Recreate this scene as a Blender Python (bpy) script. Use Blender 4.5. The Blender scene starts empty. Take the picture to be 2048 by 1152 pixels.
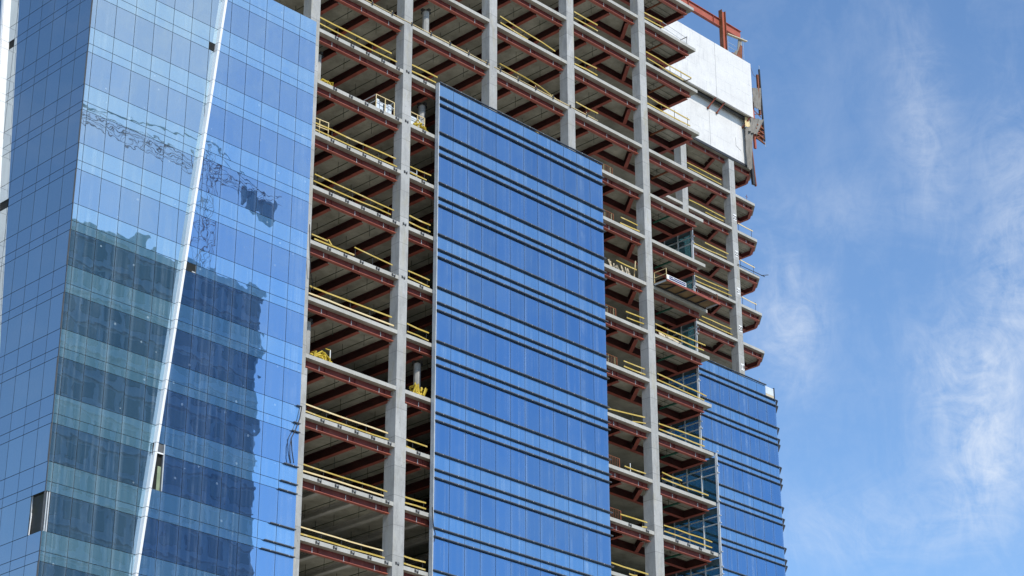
import bpy, math, random
from mathutils import Vector, Matrix
R = random.Random(7)
scene = bpy.context.scene
COL = scene.collection
rad = math.radians
# ------------------------------------------------------------------ levels (metres, ground at 0)
Z0 = 81.425                                    # top of floor 20
def K(k): return Z0 - 4.0 * k                  # k counts floors downwards
CAM = Vector((-85.948, -94.422, 1.7))
CR = Vector((0.69877733, -0.71533576, -0.00223535)); CW = Vector((0.65022841, 0.63386829, 0.41882456))
CW.normalize(); CR = (CR - CW * CR.dot(CW)).normalized(); CU = CR.cross(CW)
FPX = 4190.25
def px(p):                                     # projection, only used to rank windows by visible size
    d = Vector(p) - CAM; w = d.dot(CW)
    return 1024 + FPX * d.dot(CR) / w, 576 - FPX * d.dot(CU) / w

# ------------------------------------------------------------------ materials
def new_mat(name):
    m = bpy.data.materials.new(name); m.use_nodes = True
    nt = m.node_tree; nt.nodes.clear()
    return m, nt
def N(nt, t, **kw):
    n = nt.nodes.new(t)
    for k, v in kw.items():
        if k.startswith('i_'):
            n.inputs[k[2:].replace('_', ' ')].default_value = v
        else: setattr(n, k, v)
    return n
def L(nt, a, b): nt.links.new(a, b)
def ramp(nt, src, stops, interp='LINEAR'):
    r = N(nt, 'ShaderNodeValToRGB'); e = r.color_ramp.elements; r.color_ramp.interpolation = interp
    while len(e) < len(stops): e.new(0.5)
    for el, (p, c) in zip(e, stops):
        el.position = p; el.color = (*c, 1) if len(c) == 3 else c
    L(nt, src, r.inputs[0]); return r
def pos(nt, scale=(1, 1, 1)):
    g = N(nt, 'ShaderNodeNewGeometry'); m = N(nt, 'ShaderNodeMapping'); m.inputs['Scale'].default_value = scale
    L(nt, g.outputs['Position'], m.inputs['Vector']); return m.outputs['Vector']
def noise(nt, vec, scale, detail=4, rough=0.6, dist=0.0):
    n = N(nt, 'ShaderNodeTexNoise'); n.inputs['Scale'].default_value = scale
    n.inputs['Detail'].default_value = detail; n.inputs['Roughness'].default_value = rough
    n.inputs['Distortion'].default_value = dist
    L(nt, vec, n.inputs['Vector']); return n.outputs['Fac']
def mixc(nt, fac, a, b, mode='MIX'):
    m = N(nt, 'ShaderNodeMix'); m.data_type = 'RGBA'; m.blend_type = mode
    for s, v in ((m.inputs[0], fac), (m.inputs[6], a), (m.inputs[7], b)):
        if hasattr(v, 'links'): L(nt, v, s)
        elif isinstance(v, (int, float)): s.default_value = v
        else: s.default_value = (*v, 1)
    return m.outputs[2]
def math_(nt, op, a, b=0.0, c=None, clamp=False):
    m = N(nt, 'ShaderNodeMath'); m.operation = op; m.use_clamp = clamp
    for s, v in ((m.inputs[0], a), (m.inputs[1], b)) + (((m.inputs[2], c),) if c is not None else ()):
        if hasattr(v, 'links'): L(nt, v, s)
        else: s.default_value = v
    return m.outputs[0]
def finish(nt, shader):
    o = N(nt, 'ShaderNodeOutputMaterial'); L(nt, shader, o.inputs['Surface'])
def principled(nt, col, rough=0.7, metal=0.0, spec=0.3, normal=None):
    p = N(nt, 'ShaderNodeBsdfPrincipled')
    if hasattr(col, 'links'): L(nt, col, p.inputs['Base Color'])
    else: p.inputs['Base Color'].default_value = (*col, 1)
    if hasattr(rough, 'links'): L(nt, rough, p.inputs['Roughness'])
    else: p.inputs['Roughness'].default_value = rough
    p.inputs['Metallic'].default_value = metal; p.inputs['Specular IOR Level'].default_value = spec
    if normal is not None: L(nt, normal, p.inputs['Normal'])
    return p.outputs[0]
def bump(nt, h, strength=0.3, dist=0.02):
    b = N(nt, 'ShaderNodeBump'); b.inputs['Strength'].default_value = strength; b.inputs['Distance'].default_value = dist
    L(nt, h, b.inputs['Height']); return b.outputs['Normal']

def concrete(name, c1, c2, stain, joints=0.0, low_stain=False, streak=0.35, seams=None):
    m, nt = new_mat(name)
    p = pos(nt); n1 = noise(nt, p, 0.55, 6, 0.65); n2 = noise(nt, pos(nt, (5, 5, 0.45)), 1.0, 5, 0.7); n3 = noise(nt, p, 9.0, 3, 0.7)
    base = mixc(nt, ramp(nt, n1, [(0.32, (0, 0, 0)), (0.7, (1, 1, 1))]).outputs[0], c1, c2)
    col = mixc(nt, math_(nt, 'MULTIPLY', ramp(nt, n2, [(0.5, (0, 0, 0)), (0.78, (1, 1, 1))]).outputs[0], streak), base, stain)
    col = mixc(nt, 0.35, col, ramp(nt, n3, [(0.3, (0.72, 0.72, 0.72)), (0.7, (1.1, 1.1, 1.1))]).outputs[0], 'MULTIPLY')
    if joints:
        sx = N(nt, 'ShaderNodeSeparateXYZ'); L(nt, p, sx.inputs[0])
        z = math_(nt, 'ADD', sx.outputs[2], math_(nt, 'MULTIPLY', noise(nt, p, 0.4, 2), 0.15))
        f = math_(nt, 'FRACT', math_(nt, 'DIVIDE', z, joints))
        j = math_(nt, 'LESS_THAN', f, 0.022)
        lift = N(nt, 'ShaderNodeTexWhiteNoise'); lift.noise_dimensions = '1D'
        L(nt, math_(nt, 'FLOOR', math_(nt, 'DIVIDE', z, joints)), lift.inputs['W'])
        col = mixc(nt, 0.75, col, ramp(nt, lift.outputs['Value'], [(0, (0.78, 0.78, 0.77)), (1, (1.08, 1.08, 1.09))]).outputs[0], 'MULTIPLY')
        col = mixc(nt, math_(nt, 'MULTIPLY', j, 0.6), col, tuple(x * 0.4 for x in c1))
        vo = N(nt, 'ShaderNodeTexVoronoi'); vo.inputs['Scale'].default_value = 1.7; L(nt, p, vo.inputs['Vector'])
        col = mixc(nt, math_(nt, 'MULTIPLY', math_(nt, 'LESS_THAN', vo.outputs['Distance'], 0.07), 0.6), col, (0.10, 0.10, 0.10))
        bl = ramp(nt, noise(nt, pos(nt, (2.5, 2.5, 0.7)), 0.8, 6, 0.75), [(0.5, (0, 0, 0)), (0.6, (1, 1, 1))]).outputs[0]
        col = mixc(nt, math_(nt, 'MULTIPLY', bl, 0.45), col, tuple(x * 0.62 for x in c1))
    if seams:
        sx = N(nt, 'ShaderNodeSeparateXYZ'); L(nt, p, sx.inputs[0])
        zr = math_(nt, 'DIVIDE', math_(nt, 'SUBTRACT', sx.outputs[2], 0.42), seams[1])
        row = math_(nt, 'FLOOR', zr)
        fx = math_(nt, 'FRACT', math_(nt, 'ADD', math_(nt, 'DIVIDE', sx.outputs[0], seams[0]), math_(nt, 'MULTIPLY', row, 0.37)))
        ln = math_(nt, 'MAXIMUM', math_(nt, 'LESS_THAN', math_(nt, 'FRACT', zr), 0.03), math_(nt, 'LESS_THAN', fx, 0.016))
        brk = ramp(nt, noise(nt, p, 0.8, 3), [(0.42, (0, 0, 0)), (0.6, (1, 1, 1))]).outputs[0]
        col = mixc(nt, math_(nt, 'MULTIPLY', math_(nt, 'MULTIPLY', ln, brk), 0.5), col, (0.34, 0.35, 0.36))
        sm = ramp(nt, noise(nt, pos(nt, (2.2, 2.2, 0.5)), 1.1, 7, 0.78), [(0.52, (0, 0, 0)), (0.66, (1, 1, 1))]).outputs[0]
        sx2 = ramp(nt, math_(nt, 'DIVIDE', math_(nt, 'SUBTRACT', sx.outputs[0], 50.0), 16.0), [(0.3, (1, 1, 1)), (0.62, (0.12, 0.12, 0.12))]).outputs[0]
        col = mixc(nt, math_(nt, 'MULTIPLY', math_(nt, 'MULTIPLY', sm, sx2), 0.42), col, (0.36, 0.37, 0.38))
    if low_stain:
        ys = ramp(nt, noise(nt, pos(nt, (1.2, 1.2, 0.35)), 0.9, 4, 0.7), [(0.52, (0, 0, 0)), (0.72, (1, 1, 1))]).outputs[0]
        col = mixc(nt, math_(nt, 'MULTIPLY', ys, 0.4), col, (0.36, 0.31, 0.16))
    finish(nt, principled(nt, col, 0.85, 0, 0.2, bump(nt, n3, 0.35, 0.01)))
    return m

def paint(name, c1, c2, scale=1.2, rough=0.5, chips=None, amt=0.5, stretch=(1, 1, 1), spec=0.35):
    m, nt = new_mat(name)
    n1 = noise(nt, pos(nt, stretch), scale, 5, 0.65)
    col = mixc(nt, ramp(nt, n1, [(0.35, (0, 0, 0)), (0.68, (1, 1, 1))]).outputs[0], c1, c2)
    if chips:
        n2 = noise(nt, pos(nt, stretch), scale * 3.1, 6, 0.7)
        col = mixc(nt, math_(nt, 'MULTIPLY', ramp(nt, n2, [(0.56, (0, 0, 0)), (0.64, (1, 1, 1))]).outputs[0], amt), col, chips)
    finish(nt, principled(nt, col, rough, 0, spec, bump(nt, n1, 0.15, 0.01)))
    return m

def glass(name, body, body2, tint, refl=0.5, dust=0.12, dustcol=(0.45, 0.55, 0.6), wob=0.00045, specks=0.0, rnd=0.25, trans=0.0, edge=None, eamt=0.4, blur=0.0):
    """coated facade glass: tinted mirror over a dark body, with streaks of dust and painted-in reflections and slightly wavy panes"""
    m, nt = new_mat(name)
    g = N(nt, 'ShaderNodeNewGeometry'); isl = g.outputs['Random Per Island']
    oi = N(nt, 'ShaderNodeObjectInfo')
    rr = math_(nt, 'FRACT', math_(nt, 'ADD', isl, oi.outputs['Random']))
    sh = N(nt, 'ShaderNodeCombineXYZ')
    L(nt, math_(nt, 'MULTIPLY', rr, 37.0), sh.inputs[0]); L(nt, math_(nt, 'MULTIPLY', rr, 11.0), sh.inputs[2])
    va = N(nt, 'ShaderNodeVectorMath'); va.operation = 'ADD'; L(nt, g.outputs['Position'], va.inputs[0]); L(nt, sh.outputs[0], va.inputs[1])
    mp = N(nt, 'ShaderNodeMapping'); mp.inputs['Scale'].default_value = (2.6, 2.6, 0.06); L(nt, va.outputs[0], mp.inputs['Vector'])
    streak = ramp(nt, noise(nt, mp.outputs[0], 1.0, 5, 0.75), [(0.5, (0, 0, 0)), (0.74, (1, 1, 1))]).outputs[0]
    cloud = ramp(nt, noise(nt, va.outputs[0], 0.9, 4, 0.6), [(0.35, (0.25, 0.25, 0.25)), (0.75, (1, 1, 1))]).outputs[0]
    band = ramp(nt, noise(nt, pos(nt, (2.0, 2.0, 0.009)), 1.0, 3, 0.6), [(0.53, (0, 0, 0)), (0.66, (1, 1, 1))]).outputs[0]  # tall pale bands, painted in for columns showing in the glass
    streak = math_(nt, 'MAXIMUM', streak, math_(nt, 'MULTIPLY', band, 0.9))
    dfac = math_(nt, 'MULTIPLY', math_(nt, 'MULTIPLY', streak, cloud), dust)
    bcol = mixc(nt, rr, body, body2)
    ctone = 0.0
    if edge:                                     # dirt gathers along the vertical joints; pane columns differ in tone
        sx = N(nt, 'ShaderNodeSeparateXYZ'); L(nt, g.outputs['Position'], sx.inputs[0])
        q = math_(nt, 'DIVIDE', math_(nt, 'SUBTRACT', sx.outputs[edge[2]], edge[0]), edge[1])
        f = math_(nt, 'FRACT', q); cid = math_(nt, 'FLOOR', q)
        wn = N(nt, 'ShaderNodeTexWhiteNoise'); wn.noise_dimensions = '1D'; L(nt, cid, wn.inputs['W']); ctone = wn.outputs['Value']
        dl = math_(nt, 'MULTIPLY', ramp(nt, f, [(0.03, (1, 1, 1)), (0.24, (0, 0, 0))]).outputs[0], math_(nt, 'ADD', 0.35, math_(nt, 'MULTIPLY', ctone, 0.65)))
        dr = math_(nt, 'MULTIPLY', ramp(nt, f, [(0.80, (0, 0, 0)), (0.98, (1, 1, 1))]).outputs[0], math_(nt, 'SUBTRACT', 0.9, math_(nt, 'MULTIPLY', ctone, 0.5)))
        en = ramp(nt, noise(nt, pos(nt, (7, 7, 0.09)), 1.0, 4, 0.7), [(0.35, (0.15, 0.15, 0.15)), (0.7, (1, 1, 1))]).outputs[0]
        dfac = math_(nt, 'MAXIMUM', dfac, math_(nt, 'MULTIPLY', math_(nt, 'MULTIPLY', math_(nt, 'MAXIMUM', dl, dr), en), eamt))
    if specks:
        vo = N(nt, 'ShaderNodeTexVoronoi'); vo.inputs['Scale'].default_value = 0.95; L(nt, g.outputs['Position'], vo.inputs['Vector'])
        sp = math_(nt, 'LESS_THAN', vo.outputs['Distance'], 0.075)
        dfac = math_(nt, 'MAXIMUM', dfac, math_(nt, 'MULTIPLY', sp, specks))
    dcol = mixc(nt, dfac, bcol, dustcol)
    dif = N(nt, 'ShaderNodeBsdfDiffuse'); L(nt, dcol, dif.inputs['Color'])
    if trans:
        tr = N(nt, 'ShaderNodeBsdfTransparent'); tr.inputs[0].default_value = (0.36, 0.55, 0.62, 1)
        mt = N(nt, 'ShaderNodeMixShader'); L(nt, math_(nt, 'MULTIPLY', math_(nt, 'SUBTRACT', 1.0, dfac), trans), mt.inputs[0])
        L(nt, dif.outputs[0], mt.inputs[1]); L(nt, tr.outputs[0], mt.inputs[2]); dif = mt
    # two scales of unevenness: long roller waves and pillowing of each pane
    h = math_(nt, 'ADD', noise(nt, va.outputs[0], 0.6, 2, 0.45), math_(nt, 'MULTIPLY', noise(nt, g.outputs['Position'], 0.25, 1, 0.4), 1.6))
    nb = bump(nt, h, 1.0, wob)
    gl = N(nt, 'ShaderNodeBsdfGlossy'); gl.inputs['Roughness'].default_value = blur
    tcol = mixc(nt, math_(nt, 'MULTIPLY', math_(nt, 'ADD', math_(nt, 'MULTIPLY', rr, 0.5), math_(nt, 'MULTIPLY', ctone, 0.5)), rnd), tint, tuple(t * 0.72 for t in tint))
    L(nt, tcol, gl.inputs['Color']); L(nt, nb, gl.inputs['Normal'])
    fr = N(nt, 'ShaderNodeFresnel'); fr.inputs['IOR'].default_value = 1.5
    fac = math_(nt, 'ADD', refl, math_(nt, 'MULTIPLY', fr.outputs[0], 0.6))
    fac = math_(nt, 'SUBTRACT', fac, math_(nt, 'MULTIPLY', dfac, 0.35), clamp=True)
    mx = N(nt, 'ShaderNodeMixShader'); L(nt, fac, mx.inputs[0]); L(nt, dif.outputs[0], mx.inputs[1]); L(nt, gl.outputs[0], mx.inputs[2])
    finish(nt, mx.outputs[0]); return m

def clear_glass(name, tint, t=0.75):
    m, nt = new_mat(name)
    tr = N(nt, 'ShaderNodeBsdfTransparent'); tr.inputs[0].default_value = (*tint, 1)
    gl = N(nt, 'ShaderNodeBsdfGlossy'); gl.inputs[0].default_value = (0.6, 0.75, 0.8, 1); gl.inputs['Roughness'].default_value = 0.02
    df = N(nt, 'ShaderNodeBsdfDiffuse'); df.inputs[0].default_value = (0.05, 0.12, 0.15, 1)
    m1 = N(nt, 'ShaderNodeMixShader'); m1.inputs[0].default_value = 0.3; L(nt, tr.outputs[0], m1.inputs[1]); L(nt, df.outputs[0], m1.inputs[2])
    m2 = N(nt, 'ShaderNodeMixShader'); m2.inputs[0].default_value = 0.14; L(nt, m1.outputs[0], m2.inputs[1]); L(nt, gl.outputs[0], m2.inputs[2])
    finish(nt, m2.outputs[0]); return m

M = {}
M['conc'] = concrete('board_formed_concrete', (0.40, 0.40, 0.385), (0.50, 0.50, 0.48), (0.27, 0.265, 0.25), joints=2.0, low_stain=True)
M['slab'] = concrete('slab_edge_concrete', (0.40, 0.39, 0.35), (0.52, 0.51, 0.47), (0.22, 0.21, 0.19), streak=0.4)
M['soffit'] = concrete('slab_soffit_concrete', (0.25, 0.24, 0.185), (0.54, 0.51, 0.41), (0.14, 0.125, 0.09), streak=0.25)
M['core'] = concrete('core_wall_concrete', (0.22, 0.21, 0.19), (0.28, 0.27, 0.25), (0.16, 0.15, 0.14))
M['white'] = concrete('white_cladding', (0.68, 0.665, 0.635), (0.78, 0.765, 0.735), (0.45, 0.46, 0.46), streak=0.22, seams=(2.4, 1.22))
M['red'] = paint('red_primer_steel', (0.27, 0.066, 0.046), (0.38, 0.098, 0.062), 1.1, 0.6, (0.15, 0.042, 0.036), 0.6)
M['flange'] = paint('lit_red_flange', (0.36, 0.095, 0.065), (0.46, 0.15, 0.105), 1.1, 0.55, (0.25, 0.07, 0.055), 0.5)  # lighter red: light on the bottom flange is put into the colour
M['redweb'] = paint('shaded_red_web', (0.135, 0.034, 0.032), (0.20, 0.05, 0.045), 0.8, 0.55, (0.30, 0.10, 0.07), 0.4, (1, 1, 0.5))  # darker red: shade on the web is put into the colour
M['webdark'] = paint('dark_beam_web', (0.038, 0.012, 0.011), (0.07, 0.02, 0.017), 0.9, 0.6)  # inner beam webs, far darker than their flanges
M['fireproof'] = paint('fireproofed_steel', (0.40, 0.38, 0.33), (0.50, 0.48, 0.42), 1.5, 0.9)
M['yellow'] = paint('yellow_painted_timber', (0.47, 0.33, 0.05), (0.55, 0.41, 0.12), 0.5, 0.6, (0.68, 0.56, 0.34), 0.6, (1, 1, 1))
M['cream'] = paint('faded_cream_timber', (0.75, 0.62, 0.36), (0.72, 0.52, 0.22), 0.8, 0.6, (0.8, 0.72, 0.5), 0.5)
M['strap'] = paint('yellow_webbing', (0.56, 0.41, 0.04), (0.42, 0.30, 0.03), 2.5, 0.6)
M['dark'] = paint('dark_steel', (0.035, 0.036, 0.04), (0.06, 0.058, 0.055), 2, 0.5)
M['louvre'] = paint('anodised_louvre', (0.028, 0.042, 0.068), (0.04, 0.056, 0.085), 1.5, 0.38, spec=0.5)
M['joint'] = paint('black_gasket', (0.03, 0.032, 0.009), (0.045, 0.045, 0.05), 1.0, 0.7)
M['jointl'] = paint('grey_gasket', (0.085, 0.095, 0.105), (0.12, 0.125, 0.13), 1.0, 0.7)
M['alu'] = paint('white_aluminium', (0.74, 0.74, 0.73), (0.86, 0.86, 0.85), 0.5, 0.4, (0.48, 0.48, 0.47), 0.35, (4, 4, 0.35))
M['galv'] = paint('galvanised_steel', (0.42, 0.45, 0.47), (0.55, 0.57, 0.58), 2.0, 0.45, spec=0.5)
M['ply'] = paint('plywood_deck', (0.17, 0.105, 0.045), (0.27, 0.18, 0.085), 1.2, 0.8)
M['board'] = paint('pale_board', (0.55, 0.46, 0.31), (0.64, 0.55, 0.40), 1.2, 0.8)
M['sheet'] = paint('pale_blue_sheeting', (0.55, 0.62, 0.68), (0.70, 0.75, 0.78), 2.0, 0.6)
M['net'] = paint('grey_debris_net', (0.20, 0.185, 0.16), (0.28, 0.26, 0.23), 2.2, 0.9, (0.14, 0.13, 0.11), 0.6, (1, 1, 0.3))
M['rust'] = paint('rusty_steel', (0.16, 0.055, 0.009), (0.26, 0.085, 0.05), 2.0, 0.7)
M['orange'] = paint('orange_primer_steel', (0.36, 0.092, 0.056), (0.45, 0.122, 0.072), 1.0, 0.5)
M['pipe'] = paint('dark_pipe', (0.03, 0.045, 0.009), (0.05, 0.06, 0.05), 2.0, 0.6)
M['green'] = paint('green_channel', (0.02, 0.10, 0.06), (0.035, 0.13, 0.085), 1.0, 0.5)
M['slitgreen'] = paint('pale_green_blind', (0.20, 0.26, 0.16), (0.26, 0.31, 0.20), 2.0, 0.8)
M['black'] = paint('black_rubber', (0.012, 0.012, 0.013), (0.02, 0.02, 0.02), 2.0, 0.6)
M['paper'] = paint('white_paint_patch', (0.78, 0.78, 0.76), (0.84, 0.84, 0.82), 3.0, 0.8)
M['ink'] = paint('black_stencil', (0.02, 0.02, 0.025), (0.03, 0.03, 0.03), 2.0, 0.8)
M['blueink'] = paint('navy_print', (0.02, 0.03, 0.13), (0.03, 0.045, 0.17), 2.0, 0.7)
M['void'] = paint('painted_interior_dark', (0.012, 0.014, 0.014), (0.02, 0.022, 0.02), 0.6, 0.9)  # near-black sheets paint the darkness inside the openings
M['beige'] = paint('beige_render', (0.30, 0.29, 0.26), (0.36, 0.34, 0.30), 0.2, 0.85)
EL, ER, EC, EG, ES = (-25.45, 1.43, 0), (-8.29, 1.435, 0), (3.20, 1.442, 0), (66.35, 1.42, 0), (1.34, 1.447, 1)
M['gvisL'] = glass('glass_dusty_vision', (0.085, 0.20, 0.34), (0.13, 0.26, 0.40), (0.67, 0.82, 0.92), 0.64, 0.5, (0.62, 0.74, 0.80), 0.0030, 0.55, 0.35, 0.5, EL, 0.55, 0.009)
M['gspL'] = glass('glass_dusty_spandrel', (0.115, 0.26, 0.36), (0.16, 0.32, 0.41), (0.68, 0.83, 0.92), 0.63, 0.5, (0.62, 0.76, 0.82), 0.0030, 0.5, 0.35, 0.0, EL, 0.5, 0.009)
M['gvisR'] = glass('glass_clean_vision', (0.055, 0.14, 0.38), (0.09, 0.19, 0.44), (0.46, 0.67, 0.89), 0.61, 0.45, (0.56, 0.72, 0.88), 0.0040, 0.4, 0.35, 0.5, ER, 0.45, 0.009)
M['gspR'] = glass('glass_clean_spandrel', (0.075, 0.195, 0.40), (0.11, 0.25, 0.45), (0.48, 0.70, 0.90), 0.60, 0.4, (0.56, 0.74, 0.88), 0.0040, 0.4, 0.35, 0.0, ER, 0.4, 0.009)
M['gvisS'] = glass('glass_side_vision', (0.02, 0.035, 0.06), (0.03, 0.05, 0.075), (0.74, 0.82, 0.86), 0.52, 0.12, (0.35, 0.45, 0.55), 0.0006, 0.0, 0.3, 0.0, ES, 0.25)
M['gspS'] = glass('glass_side_spandrel', (0.03, 0.05, 0.08), (0.04, 0.06, 0.09), (0.72, 0.81, 0.87), 0.50, 0.12, (0.35, 0.45, 0.55), 0.0006, 0.0, 0.3, 0.0, ES, 0.2)
for q, e in (('C', EC), ('G', EG)):
    M['gvis' + q] = glass('glass_blue_vision', (0.006, 0.018, 0.06), (0.012, 0.03, 0.08), (0.33, 0.57, 0.88), 0.58, 0.55, (0.54, 0.72, 0.90), 0.0016, 0.0, 0.6, 0.5, e, 0.7)
    M['gsp' + q] = glass('glass_blue_spandrel', (0.03, 0.075, 0.15), (0.045, 0.095, 0.18), (0.40, 0.65, 0.90), 0.58, 0.45, (0.54, 0.72, 0.90), 0.0016, 0.0, 0.5, 0.0, e, 0.35)
M['gopp'] = glass('glass_opposite', (0.06, 0.09, 0.12), (0.12, 0.16, 0.19), (0.25, 0.32, 0.36), 0.08, 0.1)
M['gret'] = clear_glass('glass_return_teal', (0.35, 0.58, 0.62))
M['gopp'] = glass('glass_opposite', (0.07, 0.11, 0.12), (0.13, 0.18, 0.18), (0.25, 0.32, 0.36), 0.08, 0.1)

# ------------------------------------------------------------------ mesh builder
class MB:
    def __init__(s): s.v = []; s.f = []; s.m = []; s.mats = []
    def mi(s, mat):
        if mat not in s.mats: s.mats.append(mat)
        return s.mats.index(mat)
    def add(s, vs, fs, mat, fmats=None):
        b = len(s.v); s.v += [tuple(v) for v in vs]
        for i, f in enumerate(fs):
            s.f.append(tuple(b + j for j in f)); s.m.append(s.mi(fmats[i] if fmats else mat))
        return s
    def box(s, x0, x1, y0, y1, z0, z1, mat, bottom=None):
        vs = [(x, y, z) for z in (z0, z1) for y in (y0, y1) for x in (x0, x1)]
        fs = [(0, 2, 3, 1), (4, 5, 7, 6), (0, 1, 5, 4), (2, 6, 7, 3), (0, 4, 6, 2), (1, 3, 7, 5)]
        fm = [bottom or mat] + [mat] * 5
        return s.add(vs, fs, mat, fm)
    def prism(s, poly, axis, a, b, mat, bottom=None):
        """extrude a 2-D polygon along axis ('x','y','z') from a to b"""
        def P(p, t): return {'z': (p[0], p[1], t), 'y': (p[0], t, p[1]), 'x': (t, p[0], p[1])}[axis]
        n = len(poly); vs = [P(p, a) for p in poly] + [P(p, b) for p in poly]
        fs = [tuple(range(n))[::-1], tuple(range(n, 2 * n))] + [(i, (i + 1) % n, n + (i + 1) % n, n + i) for i in range(n)]
        return s.add(vs, fs, mat, [bottom or mat] + [mat] * (n + 1))
    def bar(s, a, b, w, h, mat, up=(0, 0, 1)):
        a = Vector(a); b = Vector(b); d = (b - a).normalized(); u = Vector(up)
        if abs(d.dot(u)) > 0.98: u = Vector((0, 1, 0))
        r = d.cross(u).normalized(); u = r.cross(d)
        vs = [p + r * (w / 2 * i) + u * (h / 2 * j) for p in (a, b) for j in (-1, 1) for i in (-1, 1)]
        return s.add(vs, [(0, 1, 3, 2), (4, 6, 7, 5), (0, 4, 5, 1), (2, 3, 7, 6), (0, 2, 6, 4), (1, 5, 7, 3)], mat)
    def tube(s, pts, r, mat, n=6):
        pts = [Vector(p) for p in pts]; vs = []; fs = []
        for i, p in enumerate(pts):
            d = (pts[min(i + 1, len(pts) - 1)] - pts[max(i - 1, 0)]).normalized()
            u = Vector((0, 0, 1)) if abs(d.z) < 0.9 else Vector((1, 0, 0))
            a = d.cross(u).normalized(); c = a.cross(d)
            vs += [p + a * (r * math.cos(2 * math.pi * j / n)) + c * (r * math.sin(2 * math.pi * j / n)) for j in range(n)]
        for i in range(len(pts) - 1):
            fs += [(i * n + j, i * n + (j + 1) % n, (i + 1) * n + (j + 1) % n, (i + 1) * n + j) for j in range(n)]
        fs += [tuple(range(n))[::-1], tuple(range((len(pts) - 1) * n, len(pts) * n))]
        return s.add(vs, fs, mat)
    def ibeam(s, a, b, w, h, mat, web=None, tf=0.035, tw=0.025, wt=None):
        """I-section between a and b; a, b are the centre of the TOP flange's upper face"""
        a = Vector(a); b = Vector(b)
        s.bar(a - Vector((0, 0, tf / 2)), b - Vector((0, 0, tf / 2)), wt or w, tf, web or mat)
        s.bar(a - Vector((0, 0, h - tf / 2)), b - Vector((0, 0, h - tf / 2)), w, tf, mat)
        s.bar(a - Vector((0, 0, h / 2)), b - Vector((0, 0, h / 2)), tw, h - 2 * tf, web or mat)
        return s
    def build(s, name, parent=None, smooth=False):
        if not s.v: return None
        xs = list(zip(*s.v)); c = Vector([(min(q) + max(q)) / 2 for q in xs])
        me = bpy.data.meshes.new(name); me.from_pydata([tuple(Vector(v) - c) for v in s.v], [], s.f)
        for mt in s.mats: me.materials.append(mt)
        me.polygons.foreach_set('material_index', s.m)
        if smooth: me.polygons.foreach_set('use_smooth', [True] * len(s.f))
        me.update(); o = bpy.data.objects.new(name, me); COL.objects.link(o)
        place(o, c, parent); return o
WO = {}
def place(o, world, parent):
    WO[o] = Vector(world)
    if parent is not None: o.parent = parent; o.location = Vector(world) - WO[parent]
    else: o.location = world
def tag(o, label=None, cat=None, group=None, kind=None):
    for k, v in (('label', label), ('category', cat), ('group', group), ('kind', kind)):
        if v: o[k] = v
    return o
def thing(name, loc, label, cat, group=None):
    o = bpy.data.objects.new(name, None); COL.objects.link(o); o.empty_display_size = 0.5
    place(o, loc, None); return tag(o, label, cat, group)

# ------------------------------------------------------------------ setting
g = MB(); g.prism([(-6000, -6000), (6000, -6000), (6000, 6000), (-6000, 6000)], 'z', -0.5, 0, M['beige'])
m, nt = new_mat('dusty_ground'); p = pos(nt)
finish(nt, principled(nt, mixc(nt, noise(nt, p, 0.03, 6), (0.34, 0.315, 0.265), (0.44, 0.405, 0.34)), 0.9))
g.mats = [m]; tag(g.build('ground'), kind='structure')

# ------------------------------------------------------------------ curtain wall helper
def clip(poly, f):
    """keep the part of a polygon where f(point) >= 0 (f linear)"""
    out = []
    for i, a in enumerate(poly):
        b = poly[(i + 1) % len(poly)]; fa, fb = f(a), f(b)
        if fa >= 0: out.append(a)
        if (fa >= 0) != (fb >= 0):
            t = fa / (fa - fb); out.append((a[0] + (b[0] - a[0]) * t, a[1] + (b[1] - a[1]) * t))
    return out
JA, JB, JC = 0.10, -1.05, -1.63                # joints of a storey relative to its slab top
GAP = 0.017
def modules(edges, ks, axis, plane, sgn, mats, skip=(), lim=None, ztop=None):
    """window modules of one facade -> list of (visible px area, MB). sgn: outward side along the axis"""
    res = []
    for i in range(len(edges) - 1):
        e0, e1 = edges[i], edges[i + 1]; a, b = min(e0, e1), max(e0, e1)
        for k in ks:
            mb = MB(); area = 0
            for nm, z0, z1 in (('v', K(k) + JA, K(k - 1) + JC), ('t', K(k - 1) + JC, K(k - 1) + JB), ('s', K(k - 1) + JB, K(k - 1) + JA)):
                if (i, k, nm) in skip: continue
                poly = [(a + GAP, z0 + GAP), (b - GAP, z0 + GAP), (b - GAP, z1 - GAP), (a + GAP, z1 - GAP)]
                if lim: poly = clip(poly, lim)
                if len(poly) < 3: continue
                mat = mats[0] if nm == 'v' else mats[1]
                # every pane sits a hair out of true
                tx, tz = R.gauss(0, 0.0006), R.gauss(0, 0.0006)
                ca, cz = sum(q[0] for q in poly) / len(poly), sum(q[1] for q in poly) / len(poly)
                def P(q, d):
                    off = plane + sgn * (d + (q[0] - ca) * tx + (q[1] - cz) * tz)
                    return (q[0], off, q[1]) if axis == 'y' else (off, q[0], q[1])
                n = len(poly); vs = [P(q, 0) for q in poly] + [P(q, -0.025) for q in poly]
                flip = (axis == 'y') == (sgn < 0)
                fs = [tuple(range(n)), tuple(range(n, 2 * n))[::-1]] + [((j + 1) % n, j, n + j, n + (j + 1) % n) for j in range(n)]
                if not flip: fs = [f[::-1] for f in fs]
                mb.add(vs, fs, mat)
                sc = [px(P(q, 0)) for q in poly]; sc = [(min(max(x, 0), 2048), min(max(y, 0), 1152)) for x, y in sc]
                area += abs(sum(sc[j][0] * sc[(j + 1) % n][1] - sc[(j + 1) % n][0] * sc[j][1] for j in range(n))) / 2
            if mb.v: res.append((area, mb))
    return res
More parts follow.
